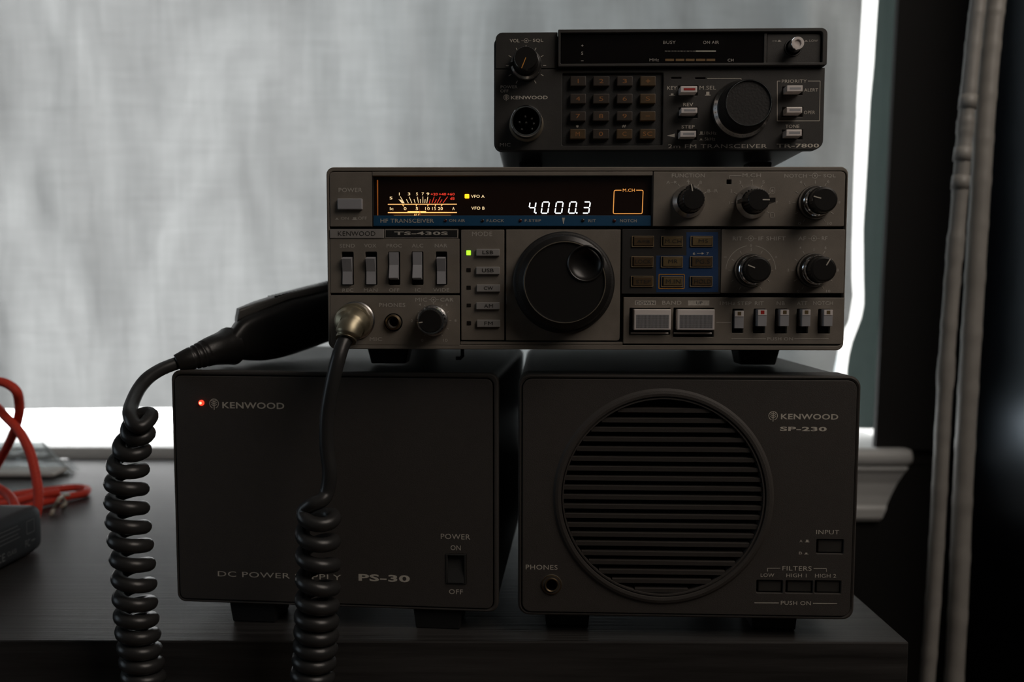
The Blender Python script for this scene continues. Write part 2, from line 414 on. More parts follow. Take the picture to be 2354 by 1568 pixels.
# ================================================================== HF transceiver (middle of the stack)
S = Unit('hf_transceiver', 'wide grey radio transceiver with lit amber meter and white digits, middle of the stack', 'radio',
         (-.0969155, .4239241, .1588919), -.0176, -.003, .270, .0948671, .0, [(751, 383.6), (1951.5, 384.3), (753.7, 800), (1938, 807.3)])
S.wpx = 1193; S.td = .00017
Z = {3: (740, 370, 5.605), 4: (740, 580, 5.605), 5: (1140, 370, 5.885), 6: (1140, 580, 5.8075), 7: (1500, 370, 5.117), 8: (1500, 580, 5.117), 0: (0, 0, 1)}
def R(n): S.region(*Z[n])
R(0)
body_box(S, 'case', .262, .0032, 'hf_body', .0012, .006)
def slabpx(mb, x0, y0, x1, y1, d0, d1, bev, mt, holes=(), r=.0006):
    mb.slab(rr2(*S.rect(x0, y0, x1, y1), r), list(holes), d0, d1, bev, mt)
# front bezel: thin frame around the panels, panels are separate slabs so their seams read as grooves
b = S.mb()
b.rrect(0, 0, S.w, S.h, .0036, -.010, -.0030, .0004, 'hf_panel')          # backing shell behind the panels
P = rr2(*S.rect(751, 384, 1951, 806.8), .0036, 6)
Ph = rr2(*S.rect(758.5, 393.6, 1941.5, 793), .0026, 6)
b.slab(rr2(0, 0, S.w, S.h, .0038, 6), [Ph], -.0045, .0, .0004, 'hf_panel')
b.rrect(*S.rect(758, 393, 1942, 794), .002, -.0040, -.0029, 0, 'panel_gap')
# power panel
slabpx(b, 759, 394.5, 855.6, 519.5, -.0029, .0001, .00025, 'hf_panel', r=(.0002, .002, .0004, .0002))
# visor strip over display, strips beside it
slabpx(b, 856.6, 394.5, 1500, 403.5, -.0029, .0002, .0002, 'hf_panel', r=.0002)
# upper right panel
R(7)
hs = []
upper = rr2(*S.rect(5, 128, 2265, 772), (.0022, .0003, .0003, .0005))
hs.append(hole(S, 870, 222, 928, 278))
b.slab(upper, hs, -.0029, .0001, .00025, 'hf_panel')
# middle right panel: key board area + knobs
R(0)
slabpx(b, 1428.5, 527.5, 1655.8, 676, -.0029, -.0001, .0002, 'key_dark', r=.0003)
slabpx(b, 1656.8, 528.2, 1941.2, 675, -.0029, .0001, .00025, 'hf_panel', r=.0005)
# bottom right panel with switch openings
R(8)
hs = [hole(S, 235, 655, 715, 1000), hole(S, 930, 670, 1060, 955), hole(S, 1180, 670, 1318, 960), hole(S, 1435, 670, 1575, 962), hole(S, 1690, 672, 1825, 962), hole(S, 1943, 675, 2085, 965)]
R(6); hs.append(hole(S, 1770, 745, 2318, 1105)); R(0)
b.slab(rr2(*S.rect(1431, 684.5, 1940, 791.5), (.0005, .0003, .0003, .0022)), hs, -.0029, .0001, .00025, 'hf_panel')
# mode panel, dial panel
slabpx(b, 1058.8, 527.5, 1157.6, 781, -.0029, .0001, .0002, 'hf_panel', r=.0004)
slabpx(b, 1161.8, 527.5, 1424, 782.5, -.0029, .0001, .0002, 'hf_panel', r=(.0003, .0003, .0003, .0016))
# strip under the mode/dial panels
slabpx(b, 1056, 785.2, 1429, 792, -.0029, .0000, .0002, 'hf_panel', r=.0002)
# switch panel and microphone panel
R(4)
hs = []
RK = [(265, 395), (570, 695), (865, 990), (1165, 1290), (1475, 1595)]
for x0, x1 in RK: hs.append(hole(S, x0-14, -14, x1+12, 414, .0006))
R(0)
b.slab(rr2(*S.rect(759, 547.5, 1055, 672.5), .0004), hs, -.0029, .0001, .0002, 'hf_panel')
R(4); jc = S.p(915, 893)
R(0)
b.slab(rr2(*S.rect(759, 677.5, 1055, 791.5), (.0003, .0003, .0022, .0003)), [circ(jc, .00225)], -.0029, .0001, .0002, 'hf_panel')
# name plates
R(3)
slabpx(b, 107, 872, 800, 988, -.0029, .0005, .0002, 'plate_silver', r=.0002)
slabpx(b, 808, 872, 1752, 990, -.0029, .0001, .0002, 'hf_panel', r=.0002)
R(0)
# lettering of the front
t = S.mb()
T = lambda *a, **k: S.text(t, *a, **k)
R(3)
T('POWER', 220, 342, 523, 398, 'print_dim'); T('ON', 247, 715, 347, 750, 'print_dim'); T('OFF', 468, 712, 580, 752, 'print_dim')
S.up_sym(t, 172, 728, 222, 750, 'in', 'print_dim'); S.up_sym(t, 388, 720, 460, 755, 'out', 'print_dim')
T('KENWOOD', 212, 900, 690, 960, 'print_dark', d=.00058, bold=-.004)
u0, v0, u1, v1 = S.rect(818, 884, 1742, 984); t.quad([(u0, v0), (u1, v0), (u1, v1), (u0, v1)], .00013, 'panel_gap')
t.poly(rr2(u0, v0, u1, v1, .0001), .00014, .00016, 'print_dim', True)
T('TS-430S', 930, 905, 1620, 950, 'print_dim', d=.00018, bold=.03)
T('MODE', 1930, 908, 2190, 965, 'print_dim')
for s_, a, b_ in (('SEND', 230, 425), ('VOX', 545, 700), ('PROC', 832, 1027), ('ALC', 1155, 1303), ('NAR', 1450, 1612)): T(s_, a, 1063, b_, 1109, 'print_dim')
R(4)
for s_, a, b_ in (('REC', 260, 403), ('MAN', 537, 710), ('OFF', 860, 993), ('IC', 1197, 1267), ('WIDE', 1425, 1633)): T(s_, a, 456, b_, 501, 'print_dim')
T('PHONES', 730, 645, 1068, 697, 'print_dim'); T('MIC', 608, 1085, 768, 1132, 'print_dim')
T('MIC', 1197, 578, 1347, 628, 'print_dim'); S.dual(t, 1430, 603, 32, 1370, 1500, 'print_dim'); T('CAR', 1518, 580, 1687, 628, 'print_dim')
for s_, a, b_, c, d_ in (('4', 1240, 650, 1268, 682), ('6', 1588, 650, 1612, 683), ('8', 1700, 857, 1724, 890), ('2', 1140, 857, 1162, 890), ('0', 1270, 1108, 1298, 1145), ('10', 1550, 1108, 1607, 1145)): T(s_, a, b_, c, d_, 'print_dim')
S.ticks(t, 1428, 870, 208, 232, [90+30*k for k in range(-5, 6)], 5, 'print_dim')
R(7)
T('FUNCTION', 225, 150, 613, 197, 'print_dim'); T('A', 400, 220, 436, 252, 'print_dim', bold=0); T('B', 553, 237, 580, 272, 'print_dim', bold=0)
T('A–R', 160, 237, 287, 272, 'print_dim', bold=0); T('B–R', 645, 335, 767, 373, 'print_dim', bold=0)
S.ticks(t, 418, 480, 205, 238, [90, 121, 59, 28], 6, 'print_dim')
T('M.CH', 1058, 150, 1275, 196, 'print_dim'); t.poly([S.p(1045, 177), S.p(902, 177), S.p(902, 212)], S.ln(7), .00017, 'print_dim')
for s_, a, b_, c, d_ in (('3', 1018, 237, 1043, 272), ('4', 1152, 220, 1180, 250), ('5', 1290, 235, 1318, 268), ('2', 915, 340, 937, 373), ('1', 900, 478, 906, 510), ('6', 1398, 334, 1422, 370), ('7', 1450, 478, 1470, 508),
    ('4', 1733, 237, 1757, 270), ('6', 2057, 230, 2082, 264), ('2', 1603, 478, 1622, 506), ('8', 2190, 478, 2210, 506), ('0', 1710, 725, 1745, 756), ('10', 2060, 725, 2110, 756), ('0', 1143, 985, 1165, 1012),
    ('4', 1725, 1010, 1748, 1042), ('6', 2022, 1010, 2045, 1042)): T(s_, a, b_, c, d_, 'print_dim', bold=.004)
t.poly(rr2(*S.rect(1380, 318, 1438, 386), .0009), S.ln(5), .00017, 'print_dim', True)
t.poly(rr2(*S.rect(1382, 616, 1430, 668), .0004), S.ln(5), .00017, 'print_dim', True)
S.ticks(t, 1165, 495, 205, 238, [90, 121, 59, 150, 180, 28, 0, -30], 6, 'print_dim')
T('NOTCH', 1552, 158, 1815, 202, 'print_dim'); S.dual(t, 1912, 179, 30, 1842, 1985, 'print_dim'); T('SQL', 2012, 160, 2157, 205, 'print_dim')
S.ticks(t, 1908, 497, 222, 258, [90+30*k for k in range(-5, 6)], 6, 'print_dim')
T('RIT', 940, 894, 1050, 938, 'print_dim'); S.dual(t, 1152, 915, 30, 1083, 1220, 'print_dim'); T('IF SHIFT', 1243, 893, 1563, 940, 'print_dim')
T('AF', 1712, 893, 1803, 938, 'print_dim'); S.dual(t, 1897, 916, 30, 1828, 1968, 'print_dim'); T('RF', 1990, 893, 2057, 938, 'print_dim')
T('+', 1436, 1122, 1462, 1148, 'print_dim'); t.line(S.p(832, 1133), S.p(868, 1133), S.ln(6), .00017, 'print_dim')
R(8)
c = S.p(1150, 215); t.arc(c, S.ln(290), 100, 178, S.ln(6), .00017, 'print_dim'); t.arc(c, S.ln(290), 2, 80, S.ln(6), .00017, 'print_dim')
S.ticks(t, 1150, 215, 226, 262, [90+30*k for k in range(-5, 6)], 6, 'print_dim')
S.ticks(t, 1890, 215, 222, 258, [90+30*k for k in range(-5, 6)], 6, 'print_dim')
for s_, a, b_, c_, d_ in (('2', 1583, 200, 1603, 228), ('8', 2165, 200, 2188, 232), ('0', 1697, 448, 1722, 478), ('10', 2038, 448, 2088, 478)): T(s_, a, b_, c_, d_, 'print_dim', bold=.004)
T('BAND', 105, 572, 332, 618, 'print_dim')
for (rg, a, b_, c_, d_, s_, e, f_, g, h_) in ((8, 410, 568, 660, 627, 'UP', 505, 580, 580, 614), (6, 1845, 645, 2125, 705, 'DOWN', 1860, 655, 2110, 697)):
    R(rg); u0, v0, u1, v1 = S.rect(a, b_, c_, d_); t.quad([(u0, v0), (u1, v0), (u1, v1), (u0, v1)], .00015, 'print_dim'); T(s_, e, f_, g, h_, 'hf_body', d=.00020, bold=0)
R(8)
T('1MHz STEP', 785, 582, 1157, 624, 'print_dim', bold=0)
for s_, a, b_ in (('RIT', 1197, 1300), ('NB', 1455, 1550), ('ATT', 1695, 1815), ('NOTCH', 1885, 2118)): T(s_, a, 582, b_, 626, 'print_dim', bold=0)
t.line(S.p(740, 828), S.p(910, 829), S.ln(7), .00017, 'print_dim')
T('PUSH ON', 1343, 1005, 1645, 1041, 'print_dim', bold=.006); t.line(S.p(918, 1022), S.p(1325, 1022), S.ln(7), .00017, 'print_dim'); t.line(S.p(1660, 1022), S.p(2065, 1024), S.ln(7), .00017, 'print_dim')
# key panel paint
R(0)
def PQ(pts, d, m_): t.quad([S.p(*q) for q in pts], d, m_)
PQ([(1507, 672), (1650, 672), (1650, 588), (1507, 588)], -.00004, 'key_blue'); PQ([(1577, 588), (1650, 588), (1650, 534), (1577, 534)], -.00004, 'key_blue')
R(8); T('6', 468, 3, 496, 32, 'print_light'); T('7', 630, 3, 655, 32, 'print_light'); t.line(S.p(518, 16), S.p(580, 16), S.ln(6), .00002, 'print_light'); t.quad([S.p(574, 2), S.p(602, 16), S.p(574, 30)], .00003, 'print_light')
t.poly(rr2(*S.rect(68, 262, 366, 428), .0002), S.ln(9), .00003, 'orange_paint', True)
b.absorb(t); b.build('front_panel', S.root)

# ---- display
R(3)
d = S.mb()
u0, v0, u1, v1 = S.rect(660, 188, 660, 832); R(5); _, _, u1, _ = S.rect(2000, 188, 2108, 400); R(0)
u0 = S.p(857.6, 460)[0]; u1 = S.p(1498.3, 460)[0]; vt = S.p(1177, 403.6)[1]; vb = S.p(1177, 494.8)[1]; vs = S.p(1177, 519)[1]
d.rrect(u0, vb, u1, vt, .0002, -.0060, -.0026, 0, 'acrylic_brown')
d.rrect(u0, vs, u1, vb, .0002, -.0060, -.0006, .0002, 'blue_paint')
d.box((u0-.0004, vs, -.006), (u0, vt, 0), 'panel_gap'); d.box((u1, vs, -.006), (u1+.0004, vt, 0), 'panel_gap')
l = S.mb(); R(3); Lz = -.00255
M = lambda s_, a, b_, c_, d_, mt, bold=.012: S.text(l, s_, a, b_, c_, d_, mt, d=Lz, bold=bold)
for s_, a, b_ in (('1', 984, 993), ('3', 1098, 1130), ('5', 1205, 1230), ('7', 1278, 1307), ('9', 1340, 1375)): M(s_, a, 395, b_, 433, 'meter_cream')
for s_, a, b_ in (('+20', 1395, 1485), ('+40', 1500, 1593), ('+60', 1608, 1703)): M(s_, a, 400, b_, 435, 'meter_red', .02)
M('dB', 1645, 455, 1703, 490, 'meter_red'); M('S', 863, 447, 900, 485, 'meter_cream')
l.line(S.p(840, 548), S.p(1732, 548), S.ln(12), Lz, 'meter_amber'); l.line(S.p(840, 655), S.p(1732, 655), S.ln(12), Lz, 'meter_amber'); l.line(S.p(1095, 646), S.p(1333, 646), S.ln(20), Lz+.00001, 'meter_amber')
for a, b_, c_, d_ in ((1000, 445, 1052, 535), (1080, 483, 1105, 533), (1117, 450, 1150, 533), (1178, 483, 1193, 533), (1220, 450, 1237, 533), (1260, 483, 1262, 533), (1293, 447, 1293, 533), (1322, 483, 1317, 533), (1357, 450, 1343, 533)):
    l.line(S.p(a, b_), S.p(c_, d_), S.ln(8), Lz, 'meter_cream')
l.quad([S.p(978, 482), S.p(1002, 492), S.p(1008, 484), S.p(1050, 533), S.p(1022, 535)], Lz+.00002, 'meter_cream')
for a, b_, c_, d_ in ((1388, 485, 1375, 535), (1440, 450, 1410, 533), (1468, 485, 1443, 533), (1520, 450, 1475, 535), (1540, 487, 1510, 533), (1613, 450, 1552, 533)):
    l.line(S.p(a, b_), S.p(c_, d_), S.ln(8), Lz, 'meter_red')
for a, b_ in ((1030, 1047), (1207, 1207), (1360, 1352), (1460, 1448), (1543, 1525)): l.line(S.p(a, 553), S.p(b_, 574), S.ln(10), Lz, 'meter_amber')
for s_, a, b_ in (('Ic', 865, 912), ('0', 1045, 1080), ('5', 1200, 1230), ('10', 1323, 1380), ('15', 1413, 1460), ('20', 1487, 1550), ('A', 1672, 1703)): M(s_, a, 584, b_, 622, 'meter_cream')
M('ALC', 1173, 670, 1257, 706, 'meter_amber')
l.line(S.p(1228, 400), S.p(1258, 692), S.ln(6), Lz+.0001, 'needle')
sm = l; l = S.mb(); M('VFO A', 1915, 427, 2090, 465, 'meter_cream'); M('VFO B', 1918, 580, 2090, 618, 'meter_cream')
l.quad([S.p(700, 232), S.p(716, 232), S.p(714, 690), S.p(704, 690)], Lz, 'lamp_reflection')  # reflection of the lamp on the meter's edge, drawn as a glowing strip
R(5)
S.text(l, 'M.CH', 1722, 367, 1885, 410, 'orange_line', d=Lz, bold=.02)
c0 = [S.p(1702, 389), S.p(1622, 389), S.p(1608, 395), S.p(1603, 408), S.p(1590, 690), S.p(1594, 702), S.p(1606, 707), S.p(1968, 707), S.p(1980, 702), S.p(1985, 690), S.p(1998, 408), S.p(1994, 395), S.p(1982, 389), S.p(1904, 389)]
l.poly(c0, S.ln(10), Lz, 'orange_line')
# seven segment digits
d.absorb(l); l = S.mb()
def seg7(x0, x1, on):
    yt, ym, yb = 548, 625, 700; sl = 24; w = 15
    def P7(x, y): return (x0+10+x*(x1-x0-42)+sl*(yb-y)/(yb-yt), y)
    A, B, C_, D_, E_, G_ = (0, yt), (1, yt), (1, ym), (1, yb), (0, yb), (0, ym)
    segs = {'a': (A, B), 'b': (B, C_), 'c': (C_, D_), 'd': (E_, D_), 'e': (G_, E_), 'f': (A, G_), 'g': (G_, C_)}
    for k in on:
        p, q = segs[k]; p = Vector(P7(*p)); q = Vector(P7(*q)); tt = (q-p).normalized()*8; p += tt; q -= tt
        l.line(S.p(*p), S.p(*q), S.ln(w), Lz, 'digit_white')
seg7(425, 548, 'bcfg'); seg7(598, 730, 'abcdef'); seg7(785, 918, 'abcdef'); seg7(970, 1102, 'abcdef'); seg7(1160, 1287, 'abcdg')
for x, y in ((536, 696), (1093, 696)): l.disc(S.p(x, y), S.ln(11), Lz, 'digit_white')
fq = l
bl = S.mb(); R(3); Bz = -.00052
X = lambda s_, a, b_, c_, d_: S.text(bl, s_, a, b_, c_, d_, 'print_dim', d=Bz, bold=.014)
X('HF TRANSCEIVER', 752, 738, 1440, 790); X('ON AIR', 1635, 745, 1840, 782)
leds = [(1587, 762, 'led_red_off'), (2065, 765, 'led_dark')]
for x, y, mt in leds: bl.lathe(*S.p(x, y), [(S.ln(22), Bz-.0003, mt), (S.ln(20), Bz+.0002, mt), (S.ln(10), Bz+.0005, mt)], 16)
R(0); X('F.LOCK', 1118, 503.2, 1158.5, 510)
R(5); X('F.STEP', 385, 785, 607, 822); X('RIT', 1247, 787, 1348, 827); X('NOTCH', 1675, 787, 1900, 830)
for x, y, mt in ((325, 803, 'led_red_off'), (1172, 803, 'led_dark'), (1598, 808, 'led_red_off')): bl.lathe(*S.p(x, y), [(S.ln(24), Bz-.0003, mt), (S.ln(22), Bz+.0002, mt), (S.ln(10), Bz+.0005, mt)], 16)
bl.quad([S.p(890, 766), S.p(930, 766), S.p(920, 812), S.p(912, 850), S.p(905, 850), S.p(898, 812)], Bz, 'print_light')
d.absorb(bl); disp = d.build('display', S.root)
sm.build('meter_scale', disp, 'glowing amber and red signal meter scale'); fq.build('frequency_digits', disp, 'glowing white digits 4.000.3')
lb = S.mb(); R(3); lb.rrect(*S.rect(1834, 418, 1892, 473), .0004, -.0026, -.0018, .0002, 'led_orange'); lb.build('indicator_light', disp, 'lit orange square lamp')
# small warm lamp inside the meter window
ld = bpy.data.lights.new('meter_lamp', 'AREA'); ld.shape = 'RECTANGLE'; ld.size = .030; ld.size_y = .0008; ld.energy = .00045; ld.color = (1, .42, .08)
lo = bpy.data.objects.new('meter_lamp', ld); COL.objects.link(lo); lo.parent = disp
cm = S.p(1280, 688); lo.location = S.fr(cm[0], cm[1], -.0010); lo.rotation_euler = (math.radians(150), 0, 0)

# ---- buttons and switches
R(3); button(S, 'power_button', 214, 484, 530, 625, -.002, .0022, 'key_grey', r=.0004, ch=.0004)
for i, (s_, rg, x0, y0, x1, y1, a, c_, e, g) in enumerate((('LSB', 3, 1985, 1132, 2284, 1222, 2065, 1153, 2203, 1200), ('USB', 4, 1982, 185, 2284, 280, 2057, 207, 2207, 254), ('CW', 4, 1988, 412, 2288, 505, 2080, 435, 2200, 480), ('AM', 4, 1981, 640, 2281, 730, 2080, 663, 2197, 709), ('FM', 4, 1988, 865, 2287, 958, 2085, 887, 2192, 933))):
    R(rg); button(S, 'mode_button', x0, y0, x1, y1, -.001, .0016, 'key_mode', txt=(s_, a, c_, e, g, 'print_dark'), r=.0003, ch=.00025)
for rg, y0, y1, mt in ((3, 1150, 1210, 'led_green'), (4, 198, 250, 'led_dark'), (4, 425, 475, 'led_dark'), (4, 655, 700, 'led_dark'), (4, 880, 935, 'led_dark')):
    R(rg); q = S.mb(); q.rrect(*S.rect(1857, y0, 1912, y1), .0002, -.001, .0003, .0001, mt)
    q.build('mode_light', S.root, 'lit green square lamp' if mt == 'led_green' else None)
R(4)
for k, (x0, x1) in enumerate(RK):
    up = k in (2, 3)      # PROC and ALC lean the other way
    u0, v0, u1, v1 = S.rect(x0, -6, x1, 404); hh = v1-v0
    prof = [(0, .0016), (.40, .0010), (.80, .0032), (.82, .0030), (.86, -.001)] if not up else [(.14, -.001), (.18, .0030), (.20, .0032), (.60, .0010), (1, .0016)]
    prof = [(-.0, -.003)]+prof if not up else prof+[(1.0, -.003)]
    q = S.mb()
    for side in (0,):
        pts = prof
        vs_ = [(u, v0+a*hh, dd) for u in (u0+.0002, u1-.0002) for a, dd in pts]+[(u, v0+a*hh, -.003) for u in (u0+.0002, u1-.0002) for a in (prof[0][0], prof[-1][0])]
        n = len(pts); fs = [(i, i+1, n+i+1, n+i) for i in range(n-1)]
        fs += [list(range(n))+[2*n+1, 2*n], [n+i for i in range(n)]+[2*n+3, 2*n+2]]
        q.add(vs_, fs, 'key_grey')
    q.build('rocker_switch', S.root, bevel=.00025)
KEYS = [('A=B', 5, 1830, 1015, 2130, 1165, 1897, 1068, 2075, 1112, 'key_bronze'), ('M.CH', 7, 95, 885, 350, 1012, 140, 925, 332, 970, 'key_gold'), ('MS', 7, 440, 885, 705, 1012, 535, 925, 645, 965, 'key_gold'),
        ('LOCK', 6, 1800, 55, 2093, 200, 1848, 97, 2063, 152, 'key_bronze'), ('MR', 8, 90, 50, 350, 182, 178, 87, 288, 130, 'key_gold'), ('PG.S', 8, 432, 50, 700, 182, 500, 87, 665, 137, 'key_bronze'),
        ('STEP', 6, 1792, 317, 2090, 460, 1860, 367, 2055, 415, 'key_bronze'), ('M.IN', 8, 92, 285, 350, 410, 147, 320, 320, 370, 'key_gold'), ('HOLD', 8, 430, 285, 697, 408, 482, 320, 678, 368, 'key_bronze')]
for s_, rg, x0, y0, x1, y1, a, c_, e, g, mt in KEYS:
    R(rg); q = S.mb(); u0, v0, u1, v1 = S.rect(x0, y0, x1, y1)
    q.slab(rr2(u0, v0, u1, v1, .0002), [rr2(u0+.0004, v0+.0004, u1-.0004, v1-.0004, .0002)], -.0004, .0005, .0001, 'key_edge')
    q.rrect(u0+.0011, v0+.0007, u1-.0006, v1-.0006, .0002, -.0004, .0008, .0002, mt)
    S.text(q, s_, a, c_, e, g, 'print_dark', d=.0009, bold=.006); q.build('key', S.root)
# band buttons with a fine grid
for rg, a, b_, c_, e in ((6, 1820, 760, 2310, 1035), (8, 270, 672, 705, 914)):
    R(rg); q = S.mb(); u0, v0, u1, v1 = S.rect(a, b_, c_, e); q.rrect(u0, v0, u1, v1, .0003, -.003, .0035, .0004, 'key_silver')
    q.rrect(u0+.001, v0+.0008, u1-.001, v1-.0028, .0002, .003, .00353, 0, 'key_grey')
    nx, nz = 26, 13; du = (u1-u0-.0024)/nx; dv = (v1-v0-.0040)/nz
    for i in range(nx):
        for j in range(nz):
            uu = u0+.0012+du*(i+.18); vv = v0+.001+dv*(j+.18)
            q.add([(uu, vv, .00355), (uu+du*.64, vv, .00355), (uu+du*.64, vv+dv*.64, .00355), (uu, vv+dv*.64, .00355)], [(0, 1, 2, 3)], 'hf_body')
    q.build('band_button', S.root)
    q = S.mb(); q.rrect(u0-.0012, v0-.0022, u1-.0006, v0-.0013, .0002, -.003, .0003, .0002, 'key_silver'); q.build('band_button_lip', S.root)
R(8)
for k, (a, b_, c_, e) in enumerate(((950, 690, 1057, 897), (1207, 677, 1313, 872), (1469, 677, 1572, 872), (1724, 677, 1824, 874), (1979, 680, 2083, 874))):
    q = S.mb(); u0, v0, u1, v1 = S.rect(a, b_, c_, e); d1 = .0015 if k == 0 else .0038
    sh = .0 if k == 0 else -.0003
    vm = v1-(v1-v0)*.33
    q.rrect(u0, v0, u1, v1, .0002, -.003, d1, .0002, 'key_grey'); q.rrect(u0+.0001, vm, u1-.0001, v1-.0001, .0001, d1-.0002, d1+.0002, .00005, 'key_silver')
    cx = (u0+u1)/2; cy = (vm+v1)/2; r_ = .00095
    q.add([(cx-r_, cy-r_, d1+.00022), (cx+r_, cy-r_, d1+.00022), (cx+r_, cy+r_, d1+.00022), (cx-r_, cy+r_, d1+.00022)], [(0, 1, 2, 3)], 'led_red_off' if k == 1 else 'key_gold')
    if k == 1: q.m[-1] = 'red_paint'
    q.build('slide_button', S.root)

# ---- rotary knobs of the HF set
def knob_small(x, y, r, ang, style):
    cx, cy = S.p(x, y); r = S.ln(r); q = S.mb()
    ta = math.radians(ang)
    if style == 'single' or style == 'bar':
        q.lathe(cx, cy, [(r, 0, 'chrome'), (r*.99, .0016, 'satin_metal'), (r*.78, .0046, 'satin_metal'), (r*.74, .0044, 'knob_black')], 64, cap1=False)
        q.lathe(cx, cy, [(r*.74, .0043, 'knob_black', 1), (r*.69, .0125, 'knob_black', 1), (r*.66, .0133, 'knob_black', 1), (r*.60, .0136, 'knob_black')], 96, flute=(24, .05))
        k = q.build('knob', S.root)
        p = S.mb()
        n = Vector((math.cos(ta), math.sin(ta))); m_ = Vector((-n.y, n.x))
        L0, L1 = (.0, .86) if style == 'single' else (-.98, .98)
        w = r*.13
        a = Vector((cx, cy))
        c4 = [a+n*r*L0+m_*w, a+n*r*L1+m_*w*.8, a+n*r*L1-m_*w*.8, a+n*r*L0-m_*w]
        p.add([(v.x, v.y, .0035) for v in c4]+[(v.x, v.y, .0132) for v in c4], [(4, 5, 6, 7), (0, 1, 5, 4), (1, 2, 6, 5), (2, 3, 7, 6), (3, 0, 4, 7)], 'knob_black')
        p.build('knob_grip', k)
        p = S.mb(); e = a+n*r*(.86 if style == 'single' else -.2); s0 = a+n*r*.45 if style == 'single' else a-n*r*.62
        p.line(s0, e, r*.07, .0137, 'print_light', .0001); p.build('pointer', k)
    else:
        q.lathe(cx, cy, [(r*1.0, 0, 'knob_black'), (r*.98, .0015, 'chrome'), (r*.93, .003, 'knob_black'), (r*.84, .0050, 'chrome'), (r*.80, .0054, 'knob_black')], 72, cap1=True)
        k = q.build('knob', S.root)
        p = S.mb(); p.lathe(cx, cy, [(r*.80, .0052, 'chrome', 1), (r*.84, .0066, 'chrome', 1), (r*.84, .0082, 'satin_metal', 1), (r*.78, .0090, 'knob_black')], 96, flute=(14, .035), cap1=True); p.build('outer_ring', k)
        p = S.mb(); p.lathe(cx, cy, [(r*.74, .0088, 'knob_black', 1), (r*.73, .0140, 'knob_black', 1), (r*.69, .0148, 'knob_black'), (r*.60, .0150, 'knob_black')], 96, flute=(30, .03)); cap = p.build('cap', k)
        a = Vector((cx, cy)); n = Vector((math.cos(ta), math.sin(ta)))
        p = S.mb(); p.line(a+n*r*.25, a+n*r*.68, r*.06, .01505, 'print_light', .0001); p.build('pointer', k)
R(7)
knob_small(418, 482, 192, 100, 'single'); knob_small(1165, 495, 190, 180, 'bar'); knob_small(1908, 497, 200, 165, 'dual')
R(8)
knob_small(1150, 215, 200, 158, 'dual'); knob_small(1890, 215, 203, 60, 'dual')
R(4)
cx, cy = S.p(1424, 868); r = S.ln(203); q = S.mb()
q.lathe(cx, cy, [(r, 0, 'satin_metal'), (r, .003, 'satin_metal'), (r*.95, .0038, 'satin_metal'), (r*.90, .0040, 'satin_metal')], 64)
k = q.build('knob', S.root)
q = S.mb(); q.lathe(cx, cy, [(r*.90, .0038, 'chrome', 1), (r*.92, .0085, 'chrome', 1), (r*.82, .0095, 'chrome')], 96, flute=(20, .03)); q.build('outer_ring', k)
q = S.mb(); q.lathe(cx, cy, [(r*.75, .009, 'knob_black', 1), (r*.74, .0125, 'knob_black', 1), (r*.68, .0132, 'knob_black')], 96, flute=(26, .03)); q.build('cap', k)
q = S.mb(); n = Vector((math.cos(math.radians(188)), math.sin(math.radians(188)))); a = Vector((cx, cy)); q.line(a+n*r*.48, a+n*r*.72, r*.06, .01325, 'print_light', .0001); q.build('pointer', k)
# headphone jack
jr = S.ln(120); q = S.mb()
q.lathe(jc[0], jc[1], [(jr, -.0005, 'black_hole'), (jr*.98, .0004, 'black_hole'), (jr*.86, .0005, 'ring_dull'), (jr*.84, .0018, 'jack_brass'), (jr*.66, .0022, 'jack_brass'), (jr*.62, .0016, 'black_hole'), (jr*.60, -.010, 'black_hole')], 48)
q.build('headphone_jack', S.root)
# microphone socket ring
mc = S.p(432, 868); mr_ = S.ln(248); q = S.mb()
q.lathe(mc[0], mc[1], [(mr_, 0, 'panel_gap'), (mr_, .0010, 'satin_metal'), (mr_*.93, .0014, 'ring_dull'), (mr_*.88, .0040, 'ring_dull'), (mr_*.80, .0042, 'ring_dull')], 64)
q.build('microphone_socket', S.root)
# main tuning dial
R(0)
cx, cy = S.p(1294, 649.5); r = S.ln(117); q = S.mb()
q.lathe(cx, cy, [(r, .0003, 'knob_black'), (r, .0016, 'knob_black'), (r*.975, .0024, 'knob_rubber'), (r*.93, .0030, 'knob_rubber')], 128, cap1=False)
q.lathe(cx, cy, [(r*.955, .0024, 'knob_rubber', 1), (r*.90, .0110, 'knob_rubber', 1), (r*.885, .0120, 'knob_black')], 360, flute=(120, .012), cap1=False)
q.lathe(cx, cy, [(r*.885, .0120, 'knob_black'), (r*.80, .0132, 'knob_black'), (r*.785, .0136, 'knob_black')], 128, cap1=False)
dial = q.build('tuning_dial', S.root)
fcx, fcy = cx+S.ln(46.5), cy+S.ln(42); fr_ = S.ln(40)/1.035
q = S.mb(); q.lathe(cx, cy, [(r*.787, .0133, 'ring_dull'), (r*.778, .0139, 'ring_dull'), (r*.765, .0139, 'chrome'), (r*.752, .0128, 'knob_black')], 256, cap1=False)
keep = [i for i, f in enumerate(q.f) if math.hypot(sum(q.v[k][0] for k in f)/len(f)-fcx, sum(q.v[k][2] for k in f)/len(f)-S.foot-fcy) > fr_*1.02]
q.f = [q.f[i] for i in keep]; q.m = [q.m[i] for i in keep]; q.s = [q.s[i] for i in keep]; q.build('dial_ring', dial)
